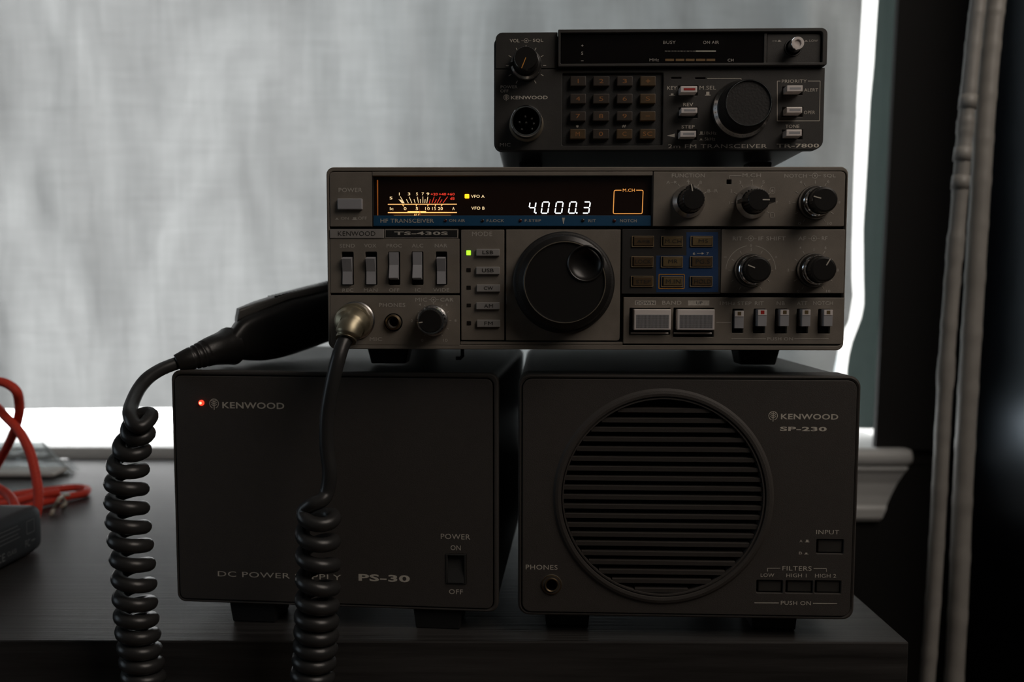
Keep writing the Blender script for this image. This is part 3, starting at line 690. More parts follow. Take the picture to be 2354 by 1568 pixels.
# face with finger dimple: polar grid around the dimple centre
Rf = r*.755; q = S.mb(); rings = []
def face_ring(f, dd):
    out = []
    for k in range(96):
        a = 2*math.pi*k/96; dx, dy = math.cos(a), math.sin(a)
        # distance from dimple centre to dial rim along the direction
        ox, oy = fcx-cx, fcy-cy; bq = ox*dx+oy*dy; tq = -bq+math.sqrt(max(0, bq*bq-(ox*ox+oy*oy)+Rf*Rf))
        rr = fr_*f if f <= 1.08 else max(fr_*1.08+(tq-fr_*1.08)*(f-1.08), fr_*1.08)
        out.append((fcx+dx*rr, fcy+dy*rr, dd))
    return out
rings = [face_ring(2.08, .0131), face_ring(1.5, .0131), face_ring(1.08, .0131), face_ring(1.06, .0136), face_ring(1.0, .0140), face_ring(.96, .0138)]
for i in range(5): q.rings([rings[i], rings[i+1]], 'knob_black', True, False, False)
dish = [face_ring(.96*math.cos(math.radians(z)), .0138-.0042*math.sin(math.radians(z))) for z in range(0, 90, 9)]
q.rings(dish, 'knob_black', True, False, True)
q.build('dial_face', dial)
# feet and wire bail
def foot(U, x0, x1, z1, y, depth, taper=.0012, name='foot', hgt=None):
    # x0,x1 local u range; stands y behind the front
    h_ = hgt if hgt else U.foot
    q = MB(); 
    for (a, b_, c_) in ((0, 0, 0),):
        zt = U.foot+.001 if hgt is None else 0
        lo_ = [(x0+taper, y+taper), (x1-taper, y+taper), (x1-taper, y+depth-taper), (x0+taper, y+depth-taper)]
        hi = [(x0, y), (x1, y), (x1, y+depth), (x0, y+depth)]
        zb = 0 if hgt is None else -hgt
        q.add([(a_, b2, zb) for a_, b2 in lo_]+[(a_, b2, zt+.0012) for a_, b2 in hi], [(0, 3, 2, 1), (4, 5, 6, 7), (0, 1, 5, 4), (1, 2, 6, 5), (2, 3, 7, 6), (3, 0, 4, 7)], 'foot_rubber')
    return q.build(name, U.root, bevel=.0008)
FT = .0139
for xx in (.0205, .2445):
    foot(S, xx-.0135, xx+.0135, 0, .062, .022, .003, hgt=FT-.0004); foot(S, xx-.0135, xx+.0135, 0, .225, .018, .003, hgt=FT-.0004)
q = S.mb()
q.tube([Vector(p) for p in ((.058, -.0012, -.05), (.0655, -.0012, -.05), (.0668, -.0025, -.05), (.0668, -.0075, -.05), (.0655, -.0088, -.05), (.063, -.0088, -.05))], .0011, 'foot_rubber', 8)
q.build('tilt_bail', S.root)

# ================================================================== VHF transceiver on top
V = Unit('vhf_transceiver', 'small black radio transceiver with number keypad and large tuning knob, topmost of the stack', 'radio',
         (-.0103381, .4377559, .2646809), -.0266, .0011, .1755365, .0624929, 0, [(1132, 75.2), (1899, 68.8), (1135, 345.5), (1892, 346)])
V.wpx = 760
A1 = (1120, 50, 4.6125); A2 = (1500, 50, 4.612)
V.region(0, 0, 1)
body_box(V, 'case', .20, .006, 'vhf_body', .0016, .004)
b = V.mb()
b.rrect(.0003, .0003, V.w-.0006, V.h-.0012, .0042, -.006, -.0030, .0006, 'vhf_panel')     # rear shell of bezel
P_ = lambda x, y: V.p(x, y)
KP = rr2(*V.rect(1290.5, 168, 1521.5, 334), .0008)
holes = [KP]
V.region(*A2)
for r_ in ((258, 678, 470, 785), (265, 908, 470, 1022), (250, 1146, 462, 1252), (1370, 690, 1587, 782), (1368, 908, 1590, 1012), (1366, 1147, 1588, 1252), (185, 590, 292, 606), (440, 593, 548, 609)):
    holes.append(rr2(*V.rect(*r_), .0003))
V.region(0, 0, 1)
low = rr2(*V.rect(1138, 158, 1894.5, 344.5), (.0003, .0003, .004, .005), 6)
b.slab(low, holes, -.0030, .0, .0003, 'vhf_panel')
b.slab(rr2(*V.rect(1138, 75, 1279, 158), (.0003, .0036, .0003, .0003), 6), [], -.0030, .0, .0003, 'vhf_panel')
u0, v0, u1, v1 = V.rect(1280, 69.5, 1898.2, 155)
i0, j0, i1, j1 = V.rect(1285.5, 77.5, 1887, 148.5)
b.slab(rr2(u0, v0, u1, v1, (.0032, .0004, .0004, .0010), 6), [rr2(i0, j0, i1, j1, (.0016, .0004, .0006, .0004), 5)], -.0030, .0026, .0003, 'vhf_panel')
b.slab(rr2(*V.rect(1753, 78, 1759.5, 148), .0001), [], -.003, .0014, .0001, 'vhf_panel')
b.slab(rr2(*V.rect(1760.5, 79.5, 1885.5, 147), .0003), [circ(V.p(1821, 110.7), .0046)], -.0030, .0010, .0002, 'vhf_panel')
b.rrect(*V.rect(1290, 167, 1522, 334.5), .0006, -.0035, -.0014, 0, 'vhf_body')
# raised rim around the keypad and seam by the left block
b.poly(rr2(*V.rect(1293.5, 171, 1518, 331), .0006), .0003, -.0013, 'key_dark', True)
vb_ = b
q = V.mb(); q.rrect(*V.rect(1286, 78, 1752.5, 148), .0004, -.0028, .0006, .0002, 'acrylic'); vq = q
l = V.mb()
def G(s_, x0, y0, x1, y1, mt='print_dim', d=.00066, bold=.012): V.text(l, s_, x0, y0, x1, y1, mt, d, bold)
V.region(*A1)
G('+', 982, 248, 1006, 272); G('S', 983, 322, 1003, 357); l.line(V.p(980, 420), V.p(1008, 420), V.ln(5), .00066, 'print_dim'); G('MHz', 1705, 395, 1805, 425, bold=0)
V.region(*A2)
G('BUSY', 97, 208, 228, 240, bold=0); G('ON AIR', 520, 208, 690, 240, bold=0); G('CH', 783, 397, 845, 428)
for k in range(21): l.quad([V.p(115+15.6*k, 313), V.p(122+15.6*k, 313), V.p(122+15.6*k, 321), V.p(115+15.6*k, 321)], .00066, 'print_dim')
l.line(V.p(440, 317), V.p(657, 317), V.ln(11), .00066, 'print_light')
for a, c_ in ((118, 212), (230, 322), (335, 430), (445, 545), (556, 650)): l.line(V.p(a, 410), V.p(c_, 410), V.ln(24), .00066, 'print_bronze')
vq.absorb(l); vq.build('display_window', V.root)
l = V.mb()
def G(s_, x0, y0, x1, y1, mt='print_light', d=.00006, bold=.012): V.text(l, s_, x0, y0, x1, y1, mt, d, bold)
V.region(*A1)
G('VOL', 230, 187, 333, 222); V.dual(l, 403, 205, 22, 352, 456); G('SQL', 473, 185, 583, 222)
G('POWER', 140, 675, 317, 707); G('OFF', 138, 718, 222, 750); V.emblem(l, 200, 800, 28); G('KENWOOD', 250, 785, 635, 822, bold=.02); G('MIC', 140, 1280, 250, 1316, bold=.02)
V.ticks(l, 404, 468, 182, 214, [90+30*k for k in range(-5, 6)], 7)
V.region(*A2)
G('KEY', 143, 685, 245, 722); G('M.SEL', 487, 682, 662, 722); V.up_sym(l, 165, 763, 228, 785, 'in'); V.up_sym(l, 545, 745, 605, 785, 'out')
G('REV', 313, 862, 420, 897); G('STEP', 297, 1097, 437, 1132); l.quad([V.p(145, 1208), V.p(225, 1186), V.p(225, 1226)], .00006, 'print_light')
G('10kHz', 540, 1165, 668, 1198, bold=.004); G('5kHz', 543, 1228, 655, 1261, bold=.004); V.up_sym(l, 485, 1165, 532, 1198, 'out'); V.up_sym(l, 483, 1240, 530, 1258, 'in')
G('2m FM TRANSCEIVER', 155, 1300, 1207, 1341, bold=.02); G('TR-7800', 1310, 1297, 1765, 1338, bold=.02)
l.poly([V.p(568, 605), V.p(930, 605), V.p(930, 620)], V.ln(6), .00006, 'print_light')
G('PRIORITY', 1365, 615, 1633, 650, bold=0); G('ALERT', 1605, 710, 1755, 743, bold=0); G('OPER', 1603, 948, 1722, 983, bold=0); G('TONE', 1405, 1095, 1553, 1130, bold=0)
l.poly([V.p(1350, 632), V.p(1317, 632), V.p(1317, 1055), V.p(1768, 1055), V.p(1777, 632), V.p(1645, 632)], V.ln(6), .00006, 'print_light')
for a, c_ in ((185, 292), (440, 548)): l.quad([V.p(a, 590), V.p(c_, 590), V.p(c_, 607), V.p(a, 607)], -.0012, 'led_red_off')
G('HI', 1262, 203, 1305, 219, 'print_dim', .00108, 0); V.up_sym(l, 1312, 200, 1352, 219, 'out', 'print_dim', .00108); V.up_sym(l, 1600, 203, 1640, 217, 'in', 'print_dim', .00108); G('LOW', 1655, 196, 1745, 219, 'print_dim', .00108, 0)
V.region(*A1); G('*', 935, 1093, 965, 1122); G('#', 1420, 1092, 1462, 1122, bold=0)
vb_.absorb(l); vb_.build('front_panel', V.root)
V.region(*A1)
cols = ((870, 1035), (1110, 1282), (1360, 1527), (1605, 1770)); rows = ((585, 690), (770, 875), (955, 1057), (1140, 1245))
leg = ['123+', '456S', '789–', 'M0C*']
for j, (y0, y1) in enumerate(rows):
    for i, (x0, x1) in enumerate(cols):
        s_ = 'SC' if (i, j) == (3, 3) else leg[j][i]; br = i == 3 or (j == 3 and i in (0, 2))
        w2 = 22 if len(s_) == 1 else 50; xc = (x0+x1)/2
        if s_ == '1': w2 = 5
        hy = 22
        q = V.mb(); u0, v0, u1, v1 = V.rect(x0, y0, x1, y1); q.rrect(u0, v0, u1, v1, .0005, -.0015, .0014, .0004, 'key_bronze' if br else 'key_brown')
        mt = 'print_brown'
        if s_ == '–': q.line(V.p(xc-22, (y0+y1)/2), V.p(xc+22, (y0+y1)/2), V.ln(6), .00143, mt)
        else: V.text(q, s_, xc-w2, (y0+y1)/2-hy, xc+w2, (y0+y1)/2+hy, mt, .00145, .0)
        q.build('key', V.root)
V.region(*A2)
def tb(x0, y0, x1, y1, ins, mt):
    # plunger tip is measured at its front, shift back to the base
    q = V.mb(); u0, v0, u1, v1 = V.rect(x0, y0, x1, y1); D = .0060
    k = D/.4377; ec = ((u0+u1)/2-(EYE.x-(-.0103)))*k, ((v0+v1)/2-(EYE.z-.26468))*k
    u0 -= ec[0]; u1 -= ec[0]; v0 -= ec[1]; v1 -= ec[1]
    q.rrect(u0, v0, u1, v1, .0002, -.003, D, .0003, 'key_silver')
    w, h = u1-u0, v1-v0
    q.add([(u0+w*.18, v0+h*.32, D+.00005), (u1-w*.12, v0+h*.32, D+.00005), (u1-w*.12, v1-h*.32, D+.00005), (u0+w*.18, v1-h*.32, D+.00005)], [(0, 1, 2, 3)], mt)
    q.build('push_button', V.root)
tb(290, 685, 465, 750, 0, 'red_paint'); tb(297, 912, 467, 970, 0, 'key_grey'); tb(288, 1157, 455, 1222, 0, 'key_grey')
tb(1425, 678, 1593, 742, 0, 'key_grey'); tb(1422, 907, 1588, 970, 0, 'key_grey'); tb(1418, 1147, 1583, 1215, 0, 'key_grey')
# HI/LOW power plunger
cx, cy = V.p(1480, 280); q = V.mb()
q.lathe(cx, cy, [(.0047, .0008, 'black_hole'), (.0046, .0014, 'vhf_body'), (.0040, .0014, 'black_hole'), (.0038, -.002, 'black_hole')], 40); q.build('button_collar', V.root)
q = V.mb(); q.lathe(cx, cy, [(.0033, -.002, 'chrome'), (.0034, .0084, 'chrome'), (.0032, .0088, 'key_silver'), (.0019, .0088, 'key_silver'), (.0018, .0080, 'key_silver')], 40); q.build('power_level_button', V.root)
# large knob
cx, cy = V.p(930, 935); r = V.ln(308); q = V.mb()
q.lathe(cx, cy, [(r, .0003, 'knob_black'), (r, .0010, 'satin_metal'), (r*.98, .0022, 'satin_metal'), (r*.88, .0042, 'knob_black'), (r*.83, .0048, 'knob_black')], 128, cap1=False)
for k in range(40):
    a = 2*math.pi*k/40; rr_ = r*.935; dd = .0035
    q.disc((cx+rr_*math.cos(a), cy+rr_*math.sin(a)), r*.012, dd+.0001, 'knob_black', 8)
q.lathe(cx, cy, [(r*.85, .0046, 'knob_rubber', 1), (r*.80, .0145, 'knob_rubber', 1), (r*.78, .0152, 'knob_black')], 288, flute=(96, .014), cap1=False)
q.lathe(cx, cy, [(r*.775, .0150, 'knob_black'), (r*.76, .0158, 'chrome'), (r*.735, .0158, 'chrome'), (r*.725, .0150, 'knob_rubber')], 128)
q.build('tuning_knob', V.root)
# volume / squelch knob
V.region(*A1)
cx, cy = V.p(404, 468); r = V.ln(166); q = V.mb()
q.lathe(cx, cy, [(r, .0002, 'knob_black'), (r, .0030, 'satin_metal'), (r*.97, .0042, 'satin_metal'), (r*.86, .0058, 'knob_black'), (r*.80, .0060, 'knob_black')], 72)
k = q.build('volume_knob', V.root)
q = V.mb(); n = Vector((math.cos(math.radians(185)), math.sin(math.radians(185)))); q.line(Vector((cx, cy))+n*r*.7, Vector((cx, cy))+n*r*1.04, r*.2, .003, 'knob_black', .0035); q.build('squelch_lever', k)
q = V.mb(); q.lathe(cx, cy, [(r*.76, .0056, 'knob_black', 1), (r*.74, .0135, 'knob_black', 1), (r*.68, .0145, 'knob_black')], 96, flute=(30, .03)); cap = q.build('cap', k)
q = V.mb(); n = Vector((math.cos(math.radians(248)), math.sin(math.radians(248)))); q.line(Vector((cx, cy))-n*r*.02, Vector((cx, cy))+n*r*.68, r*.05, .01455, 'print_orange', .0001); q.build('pointer', k)
# microphone socket with pins
cx, cy = V.p(414, 1090); r = V.ln(186); q = V.mb()
q.lathe(cx, cy, [(r, .0, 'satin_metal'), (r*.99, .0014, 'ring_dull'), (r*.93, .0026, 'ring_dull'), (r*.90, .0030, 'chrome'), (r*.89, .0095, 'chrome'), (r*.84, .0102, 'chrome'), (r*.76, .0102, 'satin_metal'), (r*.74, .0094, 'black_hole'), (r*.73, .002, 'black_hole')], 72)
js = q.build('microphone_socket', V.root)
for dx, dy in ((-.05, .30), (.33, .18), (-.38, -.02), (0, -.05), (-.26, -.42), (.34, -.40), (.44, -.10)):
    q = V.mb(); q.lathe(cx+dx*r, cy+dy*r, [(r*.085, .002, 'satin_metal'), (r*.085, .0075, 'satin_metal'), (r*.04, .0083, 'satin_metal')], 14); q.build('pin', js)
for xx in (.02, .155):
    foot(V, xx-.007, xx+.007, 0, .045, .012, .0008, hgt=.0105); foot(V, xx-.007, xx+.007, 0, .17, .012, .0008, hgt=.0105)

# ================================================================== power supply (bottom left)
Pw = Unit('power_supply', 'dark grey boxy power supply with glowing red light, bottom left of the stack', 'power supply',
          (-.1912378, .4505432, .012), -.082, -.0077, .1845256, .133, .012, [(393, 857), (1149, 856), (407.5, 1381.5), (1142, 1409)])
Pw.wpx = 745
PZ = (380, 830, 2.657); PQz = (220, 620, 3.266)
body_box(Pw, 'case', .215, .006, 'case_body', .0008, .003)
b = Pw.mb()
Pw.region(*PQz); led_c = Pw.p(793, 1015)
Pw.region(*PZ)
swh = rr2(*Pw.rect(1703, 1180, 1830, 1362), .0004)
b.rrect(.0006, .0006, Pw.w-.0006, Pw.h-.0006, .0045, -.010, -.0040, .0004, 'case_panel')
b.slab(rr2(0, 0, Pw.w, Pw.h, .005, 7), [rr2(.0016, .0016, Pw.w-.0026, Pw.h-.0026, .004, 7)], -.006, .0, .0009, 'case_panel')
b.slab(rr2(.0021, .0021, Pw.w-.0031, Pw.h-.0031, .0036, 7), [swh, circ(led_c, .0016, 20)], -.0040, .0003, .0003, 'case_panel')
l = Pw.mb()
def G(s_, x0, y0, x1, y1, mt='print_light', d=.00036, bold=.012): Pw.text(l, s_, x0, y0, x1, y1, mt, d, bold)
G('DC POWER SUPPLY', 318, 1294, 1063, 1326, bold=.0); G('PS-30', 1168, 1305, 1482, 1347, bold=.03); G('POWER', 1675, 1058, 1857, 1090, bold=.0); G('ON', 1735, 1127, 1797, 1157, bold=0); G('OFF', 1722, 1395, 1808, 1424, bold=0)
Pw.region(*PQz); Pw.emblem(l, 887, 1020, 34, 'print_light', .00036); G('KENWOOD', 948, 1008, 1410, 1056, bold=.02)
b.absorb(l); b.build('front_panel', Pw.root)
c = Pw.p(793, 1015); q = Pw.mb(); q.lathe(c[0], c[1], [(.0016, -.001, 'led_red'), (.0016, .0006, 'led_red'), (.0013, .0012, 'led_red'), (.0008, .0016, 'led_red_core'), (.0003, .0018, 'led_red_core')], 24); q.build('power_light', Pw.root, 'glowing red lamp')
Pw.region(*PZ); u0, v0, u1, v1 = Pw.rect(1703, 1180, 1830, 1362); q = Pw.mb()
q.slab(rr2(u0, v0, u1, v1, .0003), [rr2(u0+.0011, v0+.0008, u1-.0011, v1-.0008, .0003)], -.0035, .0007, .0002, 'vhf_body')
q.add([(u0+.0012, v0+.0009, .0012), (u1-.0012, v0+.0009, .0012), (u1-.0012, (v0+v1)/2, -.0008), (u0+.0012, (v0+v1)/2, -.0008), (u1-.0012, v1-.0009, -.0025), (u0+.0012, v1-.0009, -.0025), (u0+.0012, v0+.0009, -.004), (u1-.0012, v0+.0009, -.004)],
      [(0, 1, 2, 3), (3, 2, 4, 5), (0, 6, 7, 1), (0, 3, 5, 6), (1, 7, 4, 2)], 'vhf_body'); q.build('rocker_switch', Pw.root)
for xx in (.0435, .150):
    foot(Pw, xx-.0140, xx+.0140, 0, .002, .026, .0015); foot(Pw, xx-.014, xx+.014, 0, .175, .026, .0015)

# ================================================================== loudspeaker (bottom right)
K = Unit('loudspeaker', 'dark grey boxy loudspeaker with round slatted grille, bottom right of the stack', 'speaker',
         (.0034824, .4312896, .012), -.0343, -.0111, .1818695, .133, .012, [(1188.5, 862), (1984, 861), (1194, 1415), (1962, 1428.5)])
K.wpx = 785
KZ = (1160, 830, 2.5286); K.region(*KZ)
b = K.mb()
b.rrect(.0008, .0008, K.w-.0008, K.h-.0008, .006, -.212, -.020, 0, 'case_body', cap0=True); b.build('case', K.root)
cg = K.p(915, 797); rg_ = K.ln(588); ro = K.ln(636)
btns = [(1808, 1040, 1968, 1124), (1458, 1278, 1612, 1352), (1628, 1280, 1787, 1354), (1798, 1280, 1952, 1356)]
b = K.mb()
b.slab(rr2(0, 0, K.w, K.h, .0062, 8), [rr2(.0022, .0022, K.w-.0022, K.h-.0022, .005, 8)], -.022, -.0006, .0012, 'case_panel')
pj = K.p(277, 1300)
b.slab(rr2(.0024, .0024, K.w-.0024, K.h-.0024, .0048, 8), [circ(cg, rg_+.0002, 96), circ(pj, .0050, 24)]+[rr2(*K.rect(*r_), .0005) for r_ in btns], -.0036, .0, .0003, 'case_panel')
# ring moulding around the grille, soft ramp outside, groove inside
b.lathe(cg[0], cg[1], [(ro*1.02, -.0002, 'case_panel'), (ro*.995, .0010, 'case_panel'), (ro*.97, .0014, 'case_panel'), (rg_*1.022, .0012, 'case_panel'), (rg_*1.016, -.0004, 'case_panel'), (rg_*1.008, -.0004, 'case_panel'), (rg_*1.006, .0006, 'case_panel'), (rg_*.992, .0006, 'case_panel'), (rg_*.99, -.006, 'panel_gap')], 128, cap1=False)
b.rrect(.003, .003, K.w-.003, K.h-.003, .004, -.0200, -.0100, 0, 'panel_gap')
for (x0, y0, x1, y1) in btns: b.rrect(*[a+b_ for a, b_ in zip(K.rect(x0, y0, x1, y1), (-.001, -.001, .001, .001))], .0004, -.0060, -.0040, 0, 'panel_gap')
for k, yy in enumerate((285, 345, 400, 457, 515, 573, 630, 687, 742, 797, 852, 907, 961, 1015, 1067, 1123, 1175, 1229, 1281, 1335)):
    v = K.p(915, yy+2)[1]; dv = v-cg[1]; hw = math.sqrt(max(0, (rg_*.992)**2-dv*dv)); q = K.mb()
    q.add([(cg[0]+s_*hw, v+a, dd) for s_ in (-1, 1) for a, dd in ((-.0013, -.0020), (-.0013, -.0004), (.0009, -.0002), (.0016, -.0085), (.0003, -.0085))],
          [(0, 1, 6, 5), (1, 2, 7, 6), (2, 3, 8, 7), (3, 4, 9, 8), (4, 0, 5, 9), (0, 4, 3, 2, 1), (5, 6, 7, 8, 9)], 'case_panel'); q.build('grille_slat', K.root)
l = K.mb()
def G(s_, x0, y0, x1, y1, mt='print_light', d=.00006, bold=.0): K.text(l, s_, x0, y0, x1, y1, mt, d, bold)
K.emblem(l, 1557, 316, 25); G('KENWOOD', 1603, 304, 1940, 337, bold=.02); G('SP-230', 1597, 380, 1872, 406, bold=.03)
G('INPUT', 1808, 985, 1942, 1010); G('A', 1710, 1042, 1727, 1057); G('B', 1706, 1112, 1725, 1127); K.up_sym(l, 1742, 1042, 1768, 1057, 'out'); K.up_sym(l, 1737, 1117, 1762, 1127, 'in')
G('FILTERS', 1610, 1196, 1780, 1222); l.poly([K.p(1523, 1226), K.p(1523, 1208), K.p(1597, 1208)], K.ln(3), .00006, 'print_light'); l.poly([K.p(1792, 1210), K.p(1866, 1210), K.p(1866, 1228)], K.ln(3), .00006, 'print_light')
G('LOW', 1483, 1238, 1562, 1258); G('HIGH 1', 1633, 1239, 1750, 1260); G('HIGH 2', 1800, 1241, 1923, 1263); G('PUSH ON', 1600, 1398, 1775, 1421)
l.line(K.p(1447, 1408), K.p(1588, 1409), K.ln(4), .00006, 'print_light'); l.line(K.p(1787, 1411), K.p(1928, 1413), K.ln(4), .00006, 'print_light'); G('PHONES', 128, 1188, 310, 1215)
b.absorb(l); b.build('front_panel', K.root)
for x0, y0, x1, y1 in btns:
    button(K, 'push_button', x0+14, y0+6, x1-6, y1-5, -.0042, -.0010, 'vhf_panel', r=.0005, ch=.0004)
q = K.mb(); q.lathe(pj[0], pj[1], [(.0056, -.0002, 'ring_dull'), (.0055, .0006, 'jack_brass'), (.0048, .0008, 'case_panel'), (.0040, .0008, 'jack_brass'), (.0036, .0016, 'jack_brass'), (.0030, .0012, 'black_hole'), (.0028, -.010, 'black_hole')], 48); q.build('headphone_jack', K.root)
for xx in (.0275, .1435):
    foot(K, xx-.0130, xx+.0130, 0, .014, .026, .0010); foot(K, xx-.013, xx+.013, 0, .175, .026, .001)

# ================================================================== hand microphone with its coiled cord
mic = thing('hand_microphone', 'black hand microphone lying on the power supply, long coiled cord plugged into the middle radio', 'microphone', (-.15, .50, .145))
def q3(x, y): return (220+x/3.266, 620+y/3.266)
def mb_local(o):
    L = Vector(o.location); return MB(lambda x, y, z: (x-L.x, y-L.y, z-L.z))
def section(xt, yt, xb, yb, Y, wid, n=28, pw=3.2, skew=.0):
    t = at(*q3(xt, yt), Y); b_ = at(*q3(xb, yb), Y); c = (t+b_)/2; up = (t-b_)/2
    side = Vector((.42, -.90, 0))*wid/2; out = []
    for k in range(n):
        a = 2*math.pi*k/n; ca, sa = math.cos(a), math.sin(a)
        cx_ = math.copysign(abs(ca)**(2/pw), ca); sx_ = math.copysign(abs(sa)**(2/pw), sa)
        out.append(tuple(c+side*cx_+up*sx_))
    return out
st = [(965, 505, 1000, 668, .476, .016), (1000, 470, 1030, 672, .480, .022), (1060, 372, 1090, 676, .487, .030), (1130, 318, 1170, 682, .495, .036), (1240, 268, 1270, 683, .506, .041), (1400, 205, 1420, 650, .521, .044), (1560, 165, 1580, 595, .536, .046), (1740, 130, 1745, 532, .553, .046), (1900, 108, 1900, 490, .568, .044), (2060, 100, 2050, 455, .582, .038), (2120, 130, 2110, 430, .588, .028)]
q = mb_local(mic); q.rings([section(*s_) for s_ in st], 'mic_plastic'); mbod = q.build('body', mic)
md = mbod.modifiers.new('sub', 'SUBSURF'); md.levels = 1; md.render_levels = 2
# raised key plate on the upper side with ribs
st2 = [(1056, 345, 1052, 392, .4885, .014), (1068, 290, 1064, 385, .490, .018), (1200, 238, 1210, 320, .503, .028), (1400, 175, 1410, 235, .522, .032), (1600, 122, 1610, 190, .540, .033), (1760, 90, 1760, 160, .556, .033), (1900, 72, 1900, 140, .569, .030)]
q = mb_local(mic); q.rings([section(*s_, pw=5) for s_ in st2], 'mic_grey', smooth=False); kp_ = q.build('key_plate', mic, bevel=.0008)
q = mb_local(mic)
for k in range(17):
    f = k/16; x = 1330+f*440; y = 196-f*112-2; Y = .515+f*.042
    p = at(*q3(x, y), Y); s_ = Vector((.42, -.90, 0))*.0145; e = Vector((.0009, .0007, 0)); h_ = Vector((0, 0, .0011)); lo_ = p-Vector((0, 0, .0012))
    vs_ = [lo_-s_-e, lo_+s_-e, lo_+s_+e, lo_-s_+e]; vs_ += [v+h_ for v in vs_]
    q.add([tuple(v) for v in vs_], [(0, 3, 2, 1), (4, 5, 6, 7), (0, 1, 5, 4), (1, 2, 6, 5), (2, 3, 7, 6), (3, 0, 4, 7)], 'mic_plastic')
q.build('ribs', mic)
# strain relief: ribbed tapering boot
path = catmull([at(*q3(x, y), Y) for x, y, Y in ((612, 705, .4530), (690, 675, .4555), (780, 646, .460), (880, 608, .467), (960, 588, .474), (1010, 575, .479))], 8)
rad = []; n = len(path)
for i in range(n):
    f = i/(n-1); r_ = .0052+.0050*f+.0014*f*f
    if .28 < f < .52 and i % 3 == 0: r_ *= .84
    rad.append(r_)
q = mb_local(mic); q.tube(path, rad, 'mic_plastic', 20); q.build('strain_relief', mic)
# the cord: out of the boot, coil down past the desk edge, loop below and coil up again to the plug
YC, YD = .4060, .3930
pts = [at(415, 833, .4545), at(404, 836, .4525), at(371, 849, .445), at(340, 869, .436), at(318, 897, .427), at(302, 932, .414), at(299, 955, .404), at(309, 977, .3995), at(327, 984, .3995)]
def coil(cpx, Y, r, tilt0, n_pts=26, start=180, dirn=1, squash=None):
    """cpx: list of (px, py) turn centres; helix through them"""
    out = []; P = [at(x, y, Y) for x, y in cpx]; C = catmull(P, 8) if False else P
    for i in range(len(P)-1):
        for k in range(n_pts):
            f = k/n_pts; c = P[i].lerp(P[i+1], f); th = math.radians(start+dirn*360*f)
            tl = math.radians(squash[i]*(1-f)+squash[i+1]*f) if squash else 0
            rr_ = r[i]*(1-f)+r[i+1]*f if isinstance(r, list) else r
            out.append(c+Vector((math.cos(th)*rr_, math.sin(th)*rr_*math.cos(tl), math.sin(th)*rr_*math.sin(tl))))
    return out
cy1 = [962, 999, 1038, 1081, 1124, 1168, 1212, 1254, 1298, 1345, 1388, 1426, 1462, 1496, 1528, 1560, 1592, 1624, 1656, 1688, 1720]
cx1 = [328, 313, 300, 292, 291, 292, 296, 301, 306, 309, 311, 314, 318, 322, 327, 331, 335, 340, 345, 350, 355]
sq = [52, 34, 22, 10]+[0]*17
rw = .0360/4.9
c1 = coil(list(zip(cx1, cy1)), YC, [.0052, .0062, .0070]+[.0076]*18, 0, start=0, dirn=1, squash=sq)
cy2 = [1146, 1193, 1246, 1299, 1353, 1394, 1430, 1463, 1494, 1525, 1558, 1590, 1624, 1658, 1692, 1726]
cx2 = [733, 732, 731, 732, 731, 729, 728, 727, 725, 722, 718, 714, 710, 706, 702, 698]
c2 = coil(list(zip(cx2, cy2)), YD, [.0080]*16, 0, start=0, dirn=1, squash=[30, 24, 10]+[0]*13)
plugp = [at(797, 778, .4000), at(788, 792, .3975), at(776, 830, .3940), at(763, 886, .3930), at(752, 954, .3935), at(751, 1025, .3935), at(758, 1085, .3930), at(752, 1130, .3930), at(740, 1150, .3905), at(716, 1160, .3890)]
bottom = [c1[-1]+Vector((0, 0, -.012)), at(372, 1790, YC), at(450, 1850, .400), at(540, 1870, .398), at(630, 1840, .395), c2[-1]+Vector((-.004, 0, -.014))]
full = catmull(pts, 8)+c1[1:]
full += catmull([c1[-1]]+bottom+[c2[-1]], 10)[1:-1]
full += list(reversed(c2[13:]))
full += list(reversed(catmull(plugp, 8)))
# light smoothing so that the joins have no kinks
for _ in range(3):
    full = [full[0]]+[(full[i-1]+full[i]*2+full[i+1])/4 for i in range(1, len(full)-1)]+[full[-1]]
q = mb_local(mic); q.tube(full, .00365, 'cord_rubber', 14); q.build('coiled_cord', mic)
# plug in the middle radio
q = MB(lambda u, v, dd: tuple(Vector(S.fr(u, v, dd))))
R(4); mcx, mcy = S.p(425, 866); rb = S.ln(226)
prof = [(rb, .0030, 'plug_metal', 1), (rb*1.0, .0080, 'plug_metal', 1), (rb*.97, .0088, 'plug_metal'), (rb*.86, .0090, 'plug_metal'), (rb*.84, .0130, 'plug_metal'), (rb*.78, .0175, 'plug_metal'), (rb*.62, .0205, 'plug_metal'), (rb*.35, .0220, 'plug_metal')]
q.lathe(mcx, mcy, prof, 72, flute=(12, .025))
pl = q.build('plug', mic); 
ML = Matrix.Translation(mic.location).inverted() @ (Matrix.Translation(S.root.location) @ Matrix.Rotation(S.root.rotation_euler.z, 4, 'Z'))
pl.data.transform(ML)
q = mb_local(mic)
q.tube(catmull([at(822, 738, .4080), at(812, 746, .4040), at(803, 760, .4010), at(797, 776, .3998), at(795, 782, .3990)], 6), [.0070]*8+[.0064]*8+[.0052]*9, 'plug_metal', 20)
q.build('cord_clamp', mic)

